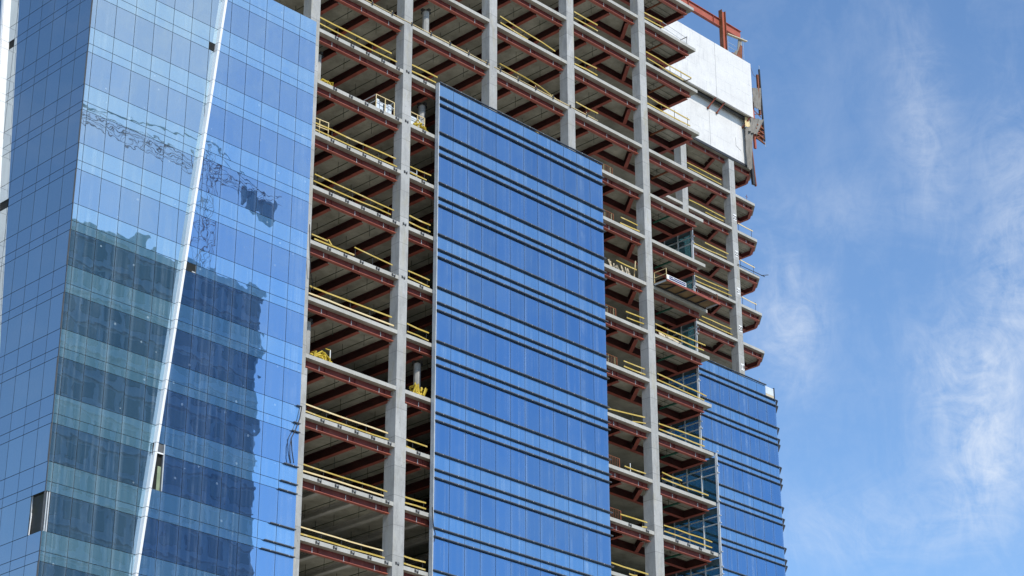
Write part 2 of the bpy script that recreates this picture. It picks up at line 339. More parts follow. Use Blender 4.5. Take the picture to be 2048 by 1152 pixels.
def emit_windows(lst, parent, n=100):
    lst = sorted(lst, key=lambda t: -t[0]); rest = MB()
    for q, (ar, mb) in enumerate(lst):
        if q < n: mb.build('window', parent)
        else: rest.add(mb.v, mb.f, None, [mb.mats[j] for j in mb.m])
    o = rest.build('window', parent)
    if o: tag(o, kind='stuff')

# ================================================================== GLASS TOWER (left)
KT = range(0, 13)
YR, YL, XS = -0.32, -0.02, -25.80
tower = thing('glass_tower', (-17, 4, 0), 'mirror-glazed blue corner tower with slanting white fins, left of the open concrete frame', 'building')
finx = lambda z: -15.86 - 0.0914 * (76.1 - z)            # right edge of the front fin
finL = lambda z: finx(z) - 0.17
finy = lambda z: 9.55 - 0.09 * (75.7 - z)              # near edge of the side fin
edR = [-8.29 - 1.435 * i for i in range(9)]
edL = [-25.78, -25.45] + [-25.45 + 1.43 * i for i in range(1, 9)]
edS = [0.03, 1.34] + [1.34 + 1.447 * i for i in range(1, 8)]
w = []
skR = {(6, 7, 't'), (7, 10, 'v'), (7, 10, 't')}
w += modules(edR, range(2, 13), 'y', YR, -1, (M['gvisR'], M['gspR']), skR, lambda q: q[0] - finx(q[1]))
skL = {(7, 3, 't'), (0, 11, 'v')}
w += modules(edL, range(-3, 13), 'y', YL, -1, (M['gvisL'], M['gspL']), skL, lambda q: finL(q[1]) - q[0])
skS = {(6, 3, 't'), (5, 6, 't'), (0, 11, 'v')}
w += modules(edS, range(-3, 13), 'x', XS, -1, (M['gvisS'], M['gspS']), skS, lambda q: finy(q[1]) - q[0])
w += modules([7.0 + 1.447 * i for i in range(4)], range(-3, 13), 'x', XS - 0.55, -1, (M['gvisS'], M['gspS']), (), lambda q: q[0] - finy(q[1]))
emit_windows(w, tower)
def grid(edges, ks, axis, pa, pb, mat, parent, lim=None, bw=0.032):
    """mullions behind the joints and the opaque backs of the spandrel bands"""
    mb = MB(); a, b = min(edges), max(edges)
    for k in ks:
        poly = [(a, K(k) + JC - .03), (b, K(k) + JC - .03), (b, K(k) + JA + .03), (a, K(k) + JA + .03)]
        if lim: poly = clip(poly, lim)
        if len(poly) > 2: mb.prism(poly, axis, pa, pb, mat)
        for e in edges:
            poly = [(e - bw, K(k) + JA + .035), (e + bw, K(k) + JA + .035), (e + bw, K(k - 1) + JC - .035), (e - bw, K(k - 1) + JC - .035)]
            if lim: poly = clip(poly, lim)
            if len(poly) > 2 and k > min(ks): mb.prism(poly, axis, pa + .01, pb, mat)
    mb.build('mullion_grid', parent)
zt, zb = K(1) + JA, K(12) - 4
zt2 = K(-4)
grid(edR, range(1, 13), 'y', YR + 0.05, YR + 0.13, M['jointl'], tower, lambda q: q[0] - finx(q[1]))
grid(edL, range(-4, 13), 'y', YL + 0.05, YL + 0.10, M['jointl'], tower, lambda q: finL(q[1]) - q[0])
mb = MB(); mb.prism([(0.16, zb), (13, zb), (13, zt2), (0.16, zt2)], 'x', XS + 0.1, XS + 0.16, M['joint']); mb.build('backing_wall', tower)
# fins
mb = MB()
zs = [K(k) + j for k in range(12, -4, -1) for j in (JA - 4, JC, JB)]
zs = sorted(zs)
for z0, z1 in zip(zs[:-1], zs[1:]):
    a, b = z0 + 0.02, z1 - 0.02
    mb.prism([(finL(a), a), (finx(a), a), (finx(b), b), (finL(b), b)], 'y', YR - 0.05, YL + 0.05, M['alu'])
tag(mb.build('slanting_fin', tower), 'white aluminium fin slanting across the front')
mb = MB()
for z0, z1 in zip(zs[:-1], zs[1:]):
    a, b = z0 + 0.012, z1 - 0.012
    mb.prism([(finy(a), a), (finy(a) + 0.2, a), (finy(b) + 0.2, b), (finy(b), b)], 'x', XS - 0.60, XS + 0.05, M['alu'])
tag(mb.build('slanting_fin', tower), 'white aluminium fin on the left side wall')
mb = MB(); mb.box(-25.79, -25.76, -0.02, 0.02, zb, zt2, M['jointl']); mb.build('corner_trim', tower)
# open corner window: frame pieces and dark room
zc0, zc1 = K(11) + JA, K(10) + JC
mb = MB()
mb.box(-25.66, -25.60, 0.02, 0.08, zc0, zc1, M['galv'])
mb.box(-25.54, -25.47, 0.0, 0.09, zc0, zc1, M['galv'])
mb.bar((-25.79, 1.24, zc0), (-25.72, 1.29, zc0 + 1.3), .05, .05, M['alu']); mb.box(-25.76, -25.70, 1.29, 1.33, zc0 + 1.2, zc1, M['galv'])
mb.box(-25.70, -25.50, 0.05, 1.3, zc1 - 0.07, zc1 - 0.02, M['dark'])
mb.build('open_window_frame', tower)
# tall slit window ajar beside the fin
mb = MB(); zq0, zq1 = K(10) + JA, K(9) + JB
mb.bar((-18.32, YR - 0.01, zq0), (-18.32, YR - 0.01, zq1), 0.06, 0.06, M['galv'])
mb.box(-18.9, -18.35, YR - 0.01, YR + 0.05, K(9) + JC - 0.05, K(9) + JC + 0.03, M['alu'])
mb.box(-18.62, -18.38, YR + 0.10, YR + 0.13, zq0, zq0 + 1.5, M['slitgreen']); mb.box(-19.0, -18.36, YR + 0.16, YR + 0.2, zq0, zq1, M['void'])
mb.build('open_window_frame', tower)
mb = MB(); mb.box(-17.62, -16.95, YR + 0.03, YR + 0.05, K(6) + JC + .03, K(6) + JB - .03, M['void']); mb.box(-17.2, -16.95, YR + .01, YR + .03, K(6) + JC + .03, K(6) + JC + .1, M['galv']); mb.build('vent_dark_sheet', tower)
mb = MB(); mb.box(-16.84, -16.0, YL + 0.03, YL + 0.045, K(2) + JC + .03, K(2) + JB - .03, M['void']); mb.build('vent_dark_sheet', tower)
mb = MB(); mb.box(XS + 0.03, XS + 0.05, 8.62, 9.6, K(2) + JC + .03, K(2) + JB - .03, M['void']); mb.box(XS + 0.03, XS + 0.05, 7.2, 8.5, K(5) + JC + .03, K(5) + JB - .03, M['void']); mb.build('vent_dark_sheet', tower)
# louvre stubs on the tower's right edge
def louvre(mb, x0, x1, yf, z, mat, dep=0.17, t=0.052, tip=True):
    mb.box(x0, x1, yf - dep, yf - 0.012, z - t / 2, z + t / 2, mat)
    mb.box(x0, x1, yf - dep - 0.012, yf - dep, z + t / 2 - 0.02, z + t / 2 + 0.022, M['jointl'])
    x = x0 + 0.7
    while x < x1: mb.box(x - 0.014, x + 0.014, yf - dep - 0.015, yf - dep + 0.02, z - t / 2 + 0.005, z + t / 2 + 0.026, M['galv']); x += 1.43
for k, lens in ((8, (0.35, 0.55, 0.65)), (9, (1.15, 1.35, 1.5)), (10, (2.0, 2.4, 2.6)), (11, (3.1, 3.4, 3.6))):
    for j, ln in zip((JA, JB, JC), lens):
        mb = MB(); louvre(mb, -8.30 - ln, -8.30, YR, K(k) + j, M['louvre'], 0.13, 0.045); mb.build('louvre', tower)

# ================================================================== CONCRETE AND STEEL FRAME
frame = thing('office_tower', (20, 15, 0), 'unfinished tower of bare concrete columns, red steel beams and part-hung blue glass', 'building')
KF = range(-5, 13)                              # floors of the front block
KR = range(-8, 13)                              # floors of the set-back block on the right
SL = 0.265
for k in KF:
    mb = MB(); z = K(k)
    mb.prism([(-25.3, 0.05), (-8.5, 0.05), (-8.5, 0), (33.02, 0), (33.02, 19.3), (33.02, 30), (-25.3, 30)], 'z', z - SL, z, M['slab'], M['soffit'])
    o = mb.build('floor_slab', frame)
for k in KR:
    mb = MB(); z = K(k); x1 = 65.35 + 0.05 * (k + 4)
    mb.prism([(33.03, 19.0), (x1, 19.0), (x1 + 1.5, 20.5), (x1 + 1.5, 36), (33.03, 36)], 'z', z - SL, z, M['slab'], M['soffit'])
    mb.build('floor_slab', frame)
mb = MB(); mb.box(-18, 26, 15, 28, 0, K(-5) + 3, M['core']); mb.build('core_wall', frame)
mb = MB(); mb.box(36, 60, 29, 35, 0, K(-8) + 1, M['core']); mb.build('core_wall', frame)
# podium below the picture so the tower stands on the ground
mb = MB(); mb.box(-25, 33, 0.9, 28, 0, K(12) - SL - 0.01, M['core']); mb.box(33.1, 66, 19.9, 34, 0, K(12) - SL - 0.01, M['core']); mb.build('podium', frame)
# columns
def column(x, y, zt, w=0.80, wl=0.97, zb=0.0):
    mb = MB(); zm = K(7) - 1.0
    mb.box(x, x + w, y - 0.012, y + w, zm, zt, M['conc'])
    mb.box(x - 0.0, x + wl, y - 0.016, y + wl, zb, zm, M['conc'])
    mb.build('column', frame)
for x in (-8.57, 0, 8.57, 17.07, 25.69): column(x, 0, K(-5))
for x in (-17.14, ): column(x, 0.2, K(-5))
for x in (53.93, 61.42): column(x, 19.0, K(-5) - SL, 0.84, 0.9)
for x in (46.4,): column(x, 19.0, K(-8), 0.84, 0.9)
for x in (-8.57, 0, 8.57, 17.07, 25.69): column(x, 10.5, K(-5))
for x in (61.42, 53.93): column(x, 27.5, K(-5))
# edge beams with studs
def edge_beam(x0, x1, y, k, studs=True, web='redweb'):
    mb = MB(); z = K(k) - SL
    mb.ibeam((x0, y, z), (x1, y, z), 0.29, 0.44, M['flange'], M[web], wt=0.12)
    n = max(1, int((x1 - x0) / 2.0)); st = (x1 - x0) / n
    for i in range(n):
        x = x0 + st * (i + 0.55)
        if studs:
            mb.box(x - 0.018, x + 0.018, y - 0.155, y - 0.13, z - 0.41, z - 0.12, M['galv'])
            mb.box(x - 0.07, x + 0.07, y - 0.165, y - 0.125, z - 0.448, z - 0.441, M['galv'])
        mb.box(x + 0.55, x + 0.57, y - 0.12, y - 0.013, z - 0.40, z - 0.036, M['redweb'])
    # splice at the column end, brighter primer
    mb.box(x1 - 0.42, x1 - 0.02, y - 0.155, y + 0.155, z - 0.448, z - 0.395, M['orange'])
    mb.build('edge_beam', frame)
EB = 0.49
for k in range(-4, 12):
    if k >= -1: edge_beam(-7.75, -0.02, EB, k)
    edge_beam(0.98, 8.5, EB, k); 
    if k <= 1: edge_beam(9.40, 17.0, EB, k)
    edge_beam(17.9, 25.62, EB, k)
    edge_beam(26.68, 32.55, EB, k)
for k in range(-5, 2):
    edge_beam(54.85, 61.35, 19.49, k); edge_beam(62.4, 65.3 + 0.05 * (k + 4), 19.49, k)
    if k >= -3: edge_beam(47.3, 53.85, 19.49, k)
# cross beams
cross = []
def cross_beam(x, k, y0=0.64, y1=9.5, mat='red', w=0.30, h=0.60, x2=None):
    mb = MB(); z = K(k) - SL
    if mat == 'fireproof':
        mb.ibeam((x, y0, z), (x, y1, z), 0.36, 0.42, M[mat], M[mat], 0.09, 0.16)
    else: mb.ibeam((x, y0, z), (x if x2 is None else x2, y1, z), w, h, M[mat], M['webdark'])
    a, b = px((x, y0, z - h)), px((x, min(y1, 4.0), z - h))
    vis = 1.0 if (-20 < a[1] < 1170 and -20 < a[0] < 2060) else 0.0
    if 3.3 < x < 20.5 and z < K(1): vis *= 0.1
    cross.append((vis * math.hypot(a[0] - b[0], a[1] - b[1]), mb))
for k in range(-4, 12):
    for x in (-5.71, -2.86, 0.06, 2.86, 5.71, 8.62):
        if x < 0 and k < -1: continue
        cross_beam(x, k, mat='fireproof' if k >= 9 else 'red')
    if k <= 1:
        for x in (11.43, 14.29, 17.14): cross_beam(x, k)
    cross_beam(20.0, k); cross_beam(22.86, k)
for a, mb in sorted(cross, key=lambda t: -t[0])[:96]: mb.build('cross_beam', frame)
rest = MB()
for a, mb in sorted(cross, key=lambda t: -t[0])[96:]: rest.add(mb.v, mb.f, None, [mb.mats[j] for j in mb.m])
tag(rest.build('cross_beam', frame), kind='stuff')
pipes = []
for k in range(-4, 12):
    z = K(k) - SL
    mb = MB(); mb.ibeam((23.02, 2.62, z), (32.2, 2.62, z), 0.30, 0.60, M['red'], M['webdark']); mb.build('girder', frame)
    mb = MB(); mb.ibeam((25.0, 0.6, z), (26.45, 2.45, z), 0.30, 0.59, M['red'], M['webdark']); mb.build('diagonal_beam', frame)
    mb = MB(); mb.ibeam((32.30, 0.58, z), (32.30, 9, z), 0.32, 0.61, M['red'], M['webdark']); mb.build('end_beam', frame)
    mb = MB(); mb.box(29.60, 29.72, 0.7, 2.45, z - 0.42, z - 0.30, M['green'] if k > 0 else M['rust'])
    mb.bar((29.66, 1.0, z), (29.66, 1.0, z - 0.42), 0.03, 0.03, M['dark']); mb.build('hanger_channel', frame)
    # service pipes under the slab: parallel to the cross beams, hung on rods
    for x in ([] if k < -1 else [-6.9, -4.2, -1.4]) + [1.5, 4.3, 7.2] + ([10.1, 12.9, 15.7] if k < 2 else []) + [18.9, 21.5]:
        mb = MB(); x += R.uniform(-.15, .15)
        mb.tube([(x, 0.8, z - 0.42), (x, 8, z - 0.42)], 0.028, M['pipe'], 5)
        for y in (1.2 + R.uniform(0, .6), 3.4 + R.uniform(0, .8), 5.8):
            mb.bar((x, y, z + 0.02), (x, y, z - 0.75 - R.uniform(0, .15)), 0.022, 0.022, M['pipe'])
        a = px((x, 2, z)); seen = -10 < a[1] < 1160 and not (3.3 < x < 20.5 and k > 0)
        pipes.append((seen * (1 + R.random()), mb))
    mb = MB()
    for y in (0.95, 1.6, 2.1): mb.tube([(26.9, y, z - 0.12), (32.0, y + .1, z - 0.12)], 0.018, M['pipe'], 5)
    mb.bar((29.2, 1.5, z), (29.2, 1.5, z - 0.6), 0.022, 0.022, M['pipe']); mb.bar((29.2, 0.9, z - 0.12), (29.2, 2.2, z - 0.12), 0.022, 0.022, M['pipe'])
    mb.build('conduit', frame)
pipes.sort(key=lambda t: -t[0]); rest = MB()
for q, (a, mb) in enumerate(pipes):
    if q < 96: mb.build('service_pipe', frame)
    else: rest.add(mb.v, mb.f, None, [mb.mats[j] for j in mb.m])
o = rest.build('service_pipe', frame)
if o: tag(o, kind='stuff')
for k in range(-5, 2):
    z = K(k) - SL; xe = 66.45 + 0.05 * (k + 4)
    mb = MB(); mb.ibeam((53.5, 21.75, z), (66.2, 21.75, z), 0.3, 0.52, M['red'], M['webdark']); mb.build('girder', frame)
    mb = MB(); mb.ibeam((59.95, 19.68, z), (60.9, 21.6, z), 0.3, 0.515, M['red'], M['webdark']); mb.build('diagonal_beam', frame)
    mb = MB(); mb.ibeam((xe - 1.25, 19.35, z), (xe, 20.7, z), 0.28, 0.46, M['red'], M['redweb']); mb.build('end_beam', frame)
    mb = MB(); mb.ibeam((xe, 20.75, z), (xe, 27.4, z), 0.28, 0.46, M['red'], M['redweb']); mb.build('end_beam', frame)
    mb = MB()
    for i in range(9): mb.box(54.8, 66.2, 20.1 + i * 0.75, 20.18 + i * 0.75, z - 0.045, z + 0.01, M['soffit'])
    mb.tube([(62.6, 20.6, z - 0.2), (66.1, 21.0, z - 0.2)], 0.02, M['pipe'], 5)
    mb.bar((56.8, 20.5, z), (56.8, 20.5, z - 0.75), 0.03, 0.03, M['pipe'])
    mb.build('deck_rib', frame)
# anchor brackets on the slab edges
br = MB()
def bracket(x, k, z=None):
    mb = MB(); z = K(k) - 0.08 if z is None else z
    for d in (-0.11, 0.09):
        mb.box(x + d - 0.055, x + d + 0.055, -0.05, -0.001, z - 0.13 - (0.03 if d > 0 else 0), z + 0.04, M['dark'])
    mb.box(x - 0.02, x + 0.04, -0.10, -0.05, z - 0.06, z - 0.01, M['galv'])
    mb.build('anchor_bracket', frame)
for k in (1, 2, 3, 4, 5, 8, 9, 10):
    for i in range(5): bracket(-6.25 + 1.43 * i + 0.03 * (k % 3), k)
    bracket(2.1, k)
for k in (1, 2, 3, 4, 5, 10): bracket(0.42, k, K(k) + 0.05)
for x in (23.0, 24.9): bracket(x, 8)
for i in range(4): bracket(28.2 + 1.35 * i, 8)
# central blue curtain wall -----------------------------------------------------------
edC = [3.20 + 1.442 * i for i in range(13)]
w = modules(edC, range(2, 13), 'y', -0.32, -1, (M['gvisC'], M['gspC']))
YG = 18.66
edG = [66.35 - 1.42 * i for i in range(14)]
w += modules(edG, range(2, 13), 'y', YG, -1, (M['gvisG'], M['gspG']), {(0, 2, 's')})
emit_windows(w, frame)
grid(edC, range(1, 13), 'y', -0.27, -0.19, M['jointl'], frame, None, 0.025)
mb = MB(); mb.box(3.12, 3.19, -0.40, -0.06, K(12) - 4, K(1) + 0.15, M['galv']); mb.build('edge_trim', frame)
grid(edG, range(2, 13), 'y', YG + 0.05, YG + 0.13, M['jointl'], frame, None, 0.025)
mb = MB(); mb.box(edG[-1], edG[1], YG + 0.06, YG + 0.13, K(1) + JC, K(1) + JA, M['jointl']); mb.build('spandrel_back', frame)
zz = K(1) + 0.14
mb = MB(); louvre(mb, 3.12, 20.52, -0.32, zz, M['louvre'], 0.13); mb.build('coping', frame)
mb = MB(); louvre(mb, edG[-1], edG[1], YG, zz, M['louvre'], 0.16); mb.build('coping', frame)
for k in range(1, 13):
    for j in (JA, JB, JC):
        if k == 1 and j == JA: continue
        dx = R.uniform(-.02, .05)
        mb = MB(); louvre(mb, 3.17, 20.53 + dx + (0.06 if k > 3 else 0), -0.32, K(k) + j, M['louvre']); mb.build('louvre', frame)
        mb = MB(); louvre(mb, edG[-1], 66.45, YG, K(k) + j, M['louvre'])
        # it turns the chamfered corner and ends in a point
        z = K(k) + j
        mb.prism([(66.46, YG - 0.17), (66.58, YG - 0.17), (67.85, YG + 1.05), (67.7, YG + 1.2), (66.46, YG - 0.02)], 'z', z - 0.037, z + 0.037, M['louvre'])
        mb.build('louvre', frame)
# chamfered glazing of the right corner
mb = MB()
for k in range(2, 13):
    for z0, z1, mt in ((K(k) + JA, K(k - 1) + JC, 'gvisG'), (K(k - 1) + JC, K(k - 1) + JB, 'gspG'), (K(k - 1) + JB, K(k - 1) + JA, 'gspG')):
        if k == 2 and z1 > K(1): continue
        mb.prism([(66.38, YG), (67.75, YG + 1.37), (67.72, YG + 1.40), (66.35, YG + 0.03)], 'z', z0 + GAP, z1 - GAP, M[mt])
mb.build('corner_glazing', frame)
mb = MB(); z0, z1 = K(1) + JB, K(1) + JA
mb.box(64.95, 66.2, YG + 0.02, YG + 0.06, z0 + 0.42, z1, M['sheet']); mb.box(64.95, 66.2, YG + 0.01, YG + 0.06, z0, z0 + 0.40, M['board'])
mb.box(66.22, 66.30, YG - 0.05, YG + 0.1, z0, z1 + 0.12, M['louvre']); mb.build('infill_panel', frame)
# return glazing on the right-hand end of the front block
def return_wall(k, y0):
    mb = MB(); z0, z1 = K(k), K(k - 1)
    x = 33.10
    ys = [y0 + 1.43 * i for i in range(5)]
    for zc in (z0 + 2.34, z0 + 2.92): mb.box(x - 0.06, x + 0.02, y0, ys[-1] + 0.1, zc - 0.035, zc + 0.035, M['galv'])
    for y in ys: mb.box(x - 0.09, x + 0.02, y - 0.03, y + 0.03, z0 + 0.02, z1 - 0.1, M['galv'])
    o = mb.build('return_frame', frame)
    mb = MB(); mb.box(x + 0.022, x + 0.04, y0, 18.5, z0 - 0.3, z1 - 0.36, M['gret']); mb.build('return_pane', frame)
    mb = MB(); mb.box(x + 0.0, x + 0.02, y0 + 0.05, 9, z1 - 0.85, z1 - 0.36, M['sheetd']); mb.build('return_spandrel', frame)
M['sheetd'] = paint('teal_back_panel', (0.05, 0.085, 0.10), (0.08, 0.12, 0.14), 1.2, 0.6)
for k in range(2, 13):
    return_wall(k, 1.33 if k <= 6 else -0.10)
    mb = MB(); y0 = 1.27 if k <= 6 else -0.17
    mb.box(33.04, 33.15, y0 - 0.06, y0 + 0.05, K(k) + (0.3 if k == 2 else 0), K(k - 1) - 0.02, M['galv'])
    for zq in (JC, JB, JA): mb.box(33.05, 33.2, y0 - 0.16, y0 - 0.06, K(k - 1) + zq - 0.03, K(k - 1) + zq + 0.03, M['galv'])
    mb.build('corner_post', frame)
# white clad plant storeys -------------------------------------------------------------
def white_panel(x0, x1, y, z0, z1):
    mb = MB(); mb.box(x0, x1, y, y + 0.18, z0, z1, M['white']); return mb
splitU, splitL = 58.75, 58.65
mb = white_panel(46, splitU - 0.02, 17.98, 106.6, 112.95); mb.build('cladding_panel', frame)
mb = white_panel(splitU + 0.02, 64.60, 17.98, 106.6, 112.95); mb.build('cladding_panel', frame)
mb = white_panel(46, splitL - 0.02, 18.97, 101.4, 106.55); mb.build('cladding_panel', frame)
mb = white_panel(splitL + 0.02, 64.45, 18.97, 101.4, 106.55)
mb.box(62.72, 62.75, 18.962, 18.97, 103.05, 104.0, M['dark']); mb.bar((62.73, 18.965, 103.05), (63.5, 18.965, 102.75), 0.012, 0.03, M['dark'])
mb.build('cladding_panel', frame)
mb = MB(); mb.box(46, 64.5, 18.17, 19.18, 106.62, 106.9, M['soffit']); mb.ibeam((46, 18.55, 106.62), (64.4, 18.55, 106.62), 0.2, 0.22, M['dark']); mb.build('transfer_beam', frame)
mb = MB(); mb.box(46, 64.4, 18.9, 18.99, K(-5) - 0.30, K(-5) - 0.02, M['dark']); mb.build('soffit_trim', frame)
for x in (58.35, 59.75, 63.9):
    mb = MB(); mb.bar((x + 0.4, 18.1, 106.65), (x, 18.85, 105.6), 0.10, 0.12, M['red']); mb.box(x - 0.1, x + 0.1, 18.8, 18.95, 105.5, 105.65, M['rust']); mb.build('panel_brace', frame)
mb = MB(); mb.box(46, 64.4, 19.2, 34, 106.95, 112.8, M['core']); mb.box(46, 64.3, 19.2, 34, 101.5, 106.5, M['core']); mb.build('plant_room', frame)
# roof steel
mb = MB(); mb.ibeam((50, 19.0, 117.2), (64.5, 19.0, 117.2), 0.34, 0.95, M['orange'], M['orange'], 0.05, 0.04)
for x in (52.5, 56, 60.0): mb.box(x - 0.02, x + 0.02, 18.85, 19.15, 116.3, 117.15, M['red'])
mb.build('roof_beam', frame)
mb = MB()
mb.box(61.0, 61.06, 18.55, 19.0, 113.2, 118.2, M['rust']); mb.box(61.58, 61.64, 18.55, 19.0, 113.2, 118.2, M['rust']); mb.box(61.06, 61.58, 18.74, 18.79, 113.2, 118.15, M['orange'])
mb.build('roof_column', frame)
# floor numbers on the right-hand column
for k, t in ((-3, '23'), (-2, '22'), (-1, '21'), (0, '20'), (1, '19')):
    z = K(k) + 0.92
    mb = MB(); mb.box(61.72, 62.18, 18.978, 18.984, z, z + 0.66, M['paper']); o = mb.build('floor_number', frame)
    cu = bpy.data.curves.new('digits', 'FONT'); cu.body = t; cu.size = 0.55; cu.align_x = 'CENTER'; cu.extrude = 0.002; cu.offset = 0.012
    to = bpy.data.objects.new('digits', cu); COL.objects.link(to)
    me = bpy.data.meshes.new_from_object(to.evaluated_get(bpy.context.evaluated_depsgraph_get()))
    bpy.data.objects.remove(to)
    me.materials.clear(); me.materials.append(M['ink'])
    d = bpy.data.objects.new('digits', me); COL.objects.link(d); d.rotation_euler = (math.pi / 2, 0, 0); place(d, (61.95, 18.972, z + 0.13), o)

# ================================================================== GUARD RAILS
POST = {}
def guard_rail(k, segs, label, y=0.25, mats=None, post=True, group='yellow guard rails along the open floor edges'):
    x0 = min(s[0] for s in segs)
    t = thing('guard_rail', (x0, y, K(k)), label, 'guard rail', group)
    for i, (a, za, b, zb2) in enumerate(segs):
        mb = MB(); mat = M[(mats or ['yellow'] * 9)[i]]
        hh = R.uniform(0.08, 0.105); n = max(2, int((b - a) / 1.3)); sag = R.uniform(-0.03, 0.01)
        pts = []
        for j in range(n + 1):
            u = j / n; pts.append((a + (b - a) * u, y + R.uniform(-.03, .03), K(k) + R.uniform(-.018, .018) + za + (zb2 - za) * u + sag * 4 * u * (1 - u)))
        for p0, p1 in zip(pts[:-1], pts[1:]): mb.bar(p0, p1, 0.045, hh, mat)
        mb.build('rail', t)
    if post:
        xa = max(s[0] for s in segs[:2]); xb = min(s[2] for s in segs[:2]); hi = max(max(s[1], s[3]) for s in segs)
        n = max(2, round((xb - xa) / 1.6) + 1)
        for j in range(n):
            x = xa + 0.12 + (xb - xa - 0.3) * j / (n - 1)
            mb = MB(); mb.bar((x, y + 0.05, K(k)), (x, y + 0.05, K(k) + hi + 0.14), 0.03, 0.03, M['dark']); mb.build('post', t)
    return t
LB = 'between the glass tower and the first bare column'
MBY = 'just left of the central glass panel'
def nth(n): return {1: 'top', 2: 'second', 3: 'third', 4: 'fourth', 5: 'fifth', 6: 'sixth', 7: 'seventh', 8: 'eighth', 9: 'ninth', 10: 'tenth', 11: 'eleventh'}[n]
for k, segs, mt, lab in (
    (1, [(-7.6, 1.03, -.92, 1.03), (-7.6, .54, -.42, .55)], None, 'double yellow rail with shorter upper bar, second slab down beside the glass tower'),
    (3, [(-7.57, .80, -.27, .89), (-7.58, .29, -.18, .31)], None, 'double yellow rail passing a square gate frame, fourth slab down beside the glass tower'),
    (4, [(-7.45, .98, -.34, .88), (-7.53, .46, -.62, .47)], None, 'bright double yellow rail on the fifth slab down beside the glass tower'),
    (6, [(-7.5, .84, -.32, .91), (-7.54, .33, -.13, .35)], ['yellow', 'cream'], 'thick yellow rail over a pale one, seventh slab down beside the glass tower'),
    (8, [(-7.43, .70, -.38, .67), (-7.44, .23, -.37, .22)], ['cream', 'yellow'], 'half peeled yellow rail on the ninth slab down beside the glass tower'),
    (9, [(-7.44, .71, -.36, .68), (-7.46, .30, -.62, .32)], ['yellow', 'cream'], 'rail with a joint in its upper bar, tenth slab down beside the glass tower'),
    (10, [(-7.48, .65, -.54, .68), (-7.46, .23, -.43, .25)], ['cream', 'yellow'], 'cream and yellow rail on the lowest slab of the bay beside the glass tower')):
    guard_rail(k, segs, lab, mats=mt)
t = guard_rail(5, [(-7.26, .30, -3.76, .34), (-7.5, .55, -6.09, .56)], 'broken yellow rail collapsed on the sixth slab down beside the glass tower', post=False)
mb = MB(); mb.bar((-6.06, .25, K(5) + .68), (-5.74, .25, K(5) + .34), 0.05, 0.1, M['yellow']); mb.build('rail', t)
guard_rail(5, [(-3.78, .88, -.36, .72)], 'single slanting yellow bar on the sixth slab down, left of the first bare column')
for k, segs, lab in (
    (1, [(1.04, .96, 3.58, .98), (1.02, .44, 3.4, .46)], 'short double yellow rail level with the top corner of the central glass panel'),
    (3, [(1.06, .80, 3.1, .85), (1.07, .32, 2.67, .35)], 'short yellow rail and pale frame, fourth slab down ' + MBY),
    (4, [(1.08, 1.0, 3.1, .97), (1.05, .47, 3.1, .46)], 'short double yellow rail, fifth slab down ' + MBY),
    (5, [(1.11, .80, 3.1, .76), (1.09, .33, 3.1, .28)], 'short double yellow rail, sixth slab down ' + MBY),
    (6, [(1.10, .91, 3.1, .84), (1.08, .32, 3.1, .29)], 'short double yellow rail, seventh slab down ' + MBY),
    (8, [(1.21, .65, 3.1, .66), (1.22, .18, 2.03, .15)], 'short rail with broken lower bar, ninth slab down ' + MBY),
    (9, [(1.17, .72, 3.1, .74), (1.15, .32, 3.1, .34)], 'short double yellow rail, tenth slab down ' + MBY),
    (10, [(1.18, .71, 3.1, .72), (1.19, .26, 3.1, .24)], 'short double yellow rail, lowest slab ' + MBY)):
    guard_rail(k, segs, lab)
mb = MB(); 
t = thing('frame_gate', (2.0, 0.3, K(3)), 'small pale square frame on the slab edge just left of the central glass panel', 'frame')
for a, b in (((1.1, .3, .85), (1.75, .3, .82)), ((1.1, .3, .45), (1.75, .3, .45))):
    mb.bar((a[0], a[1], K(3) + a[2]), (b[0], b[1], K(3) + b[2]), 0.04, 0.04, M['galv'])
mb.build('bar', t); mb = MB(); mb.bar((1.75, .3, K(3)), (1.75, .3, K(3) + .85), 0.05, 0.05, M['galv']); mb.build('post', t)
RT = 'right of the central glass panel'
EN = 'the cantilevered end of the front block'
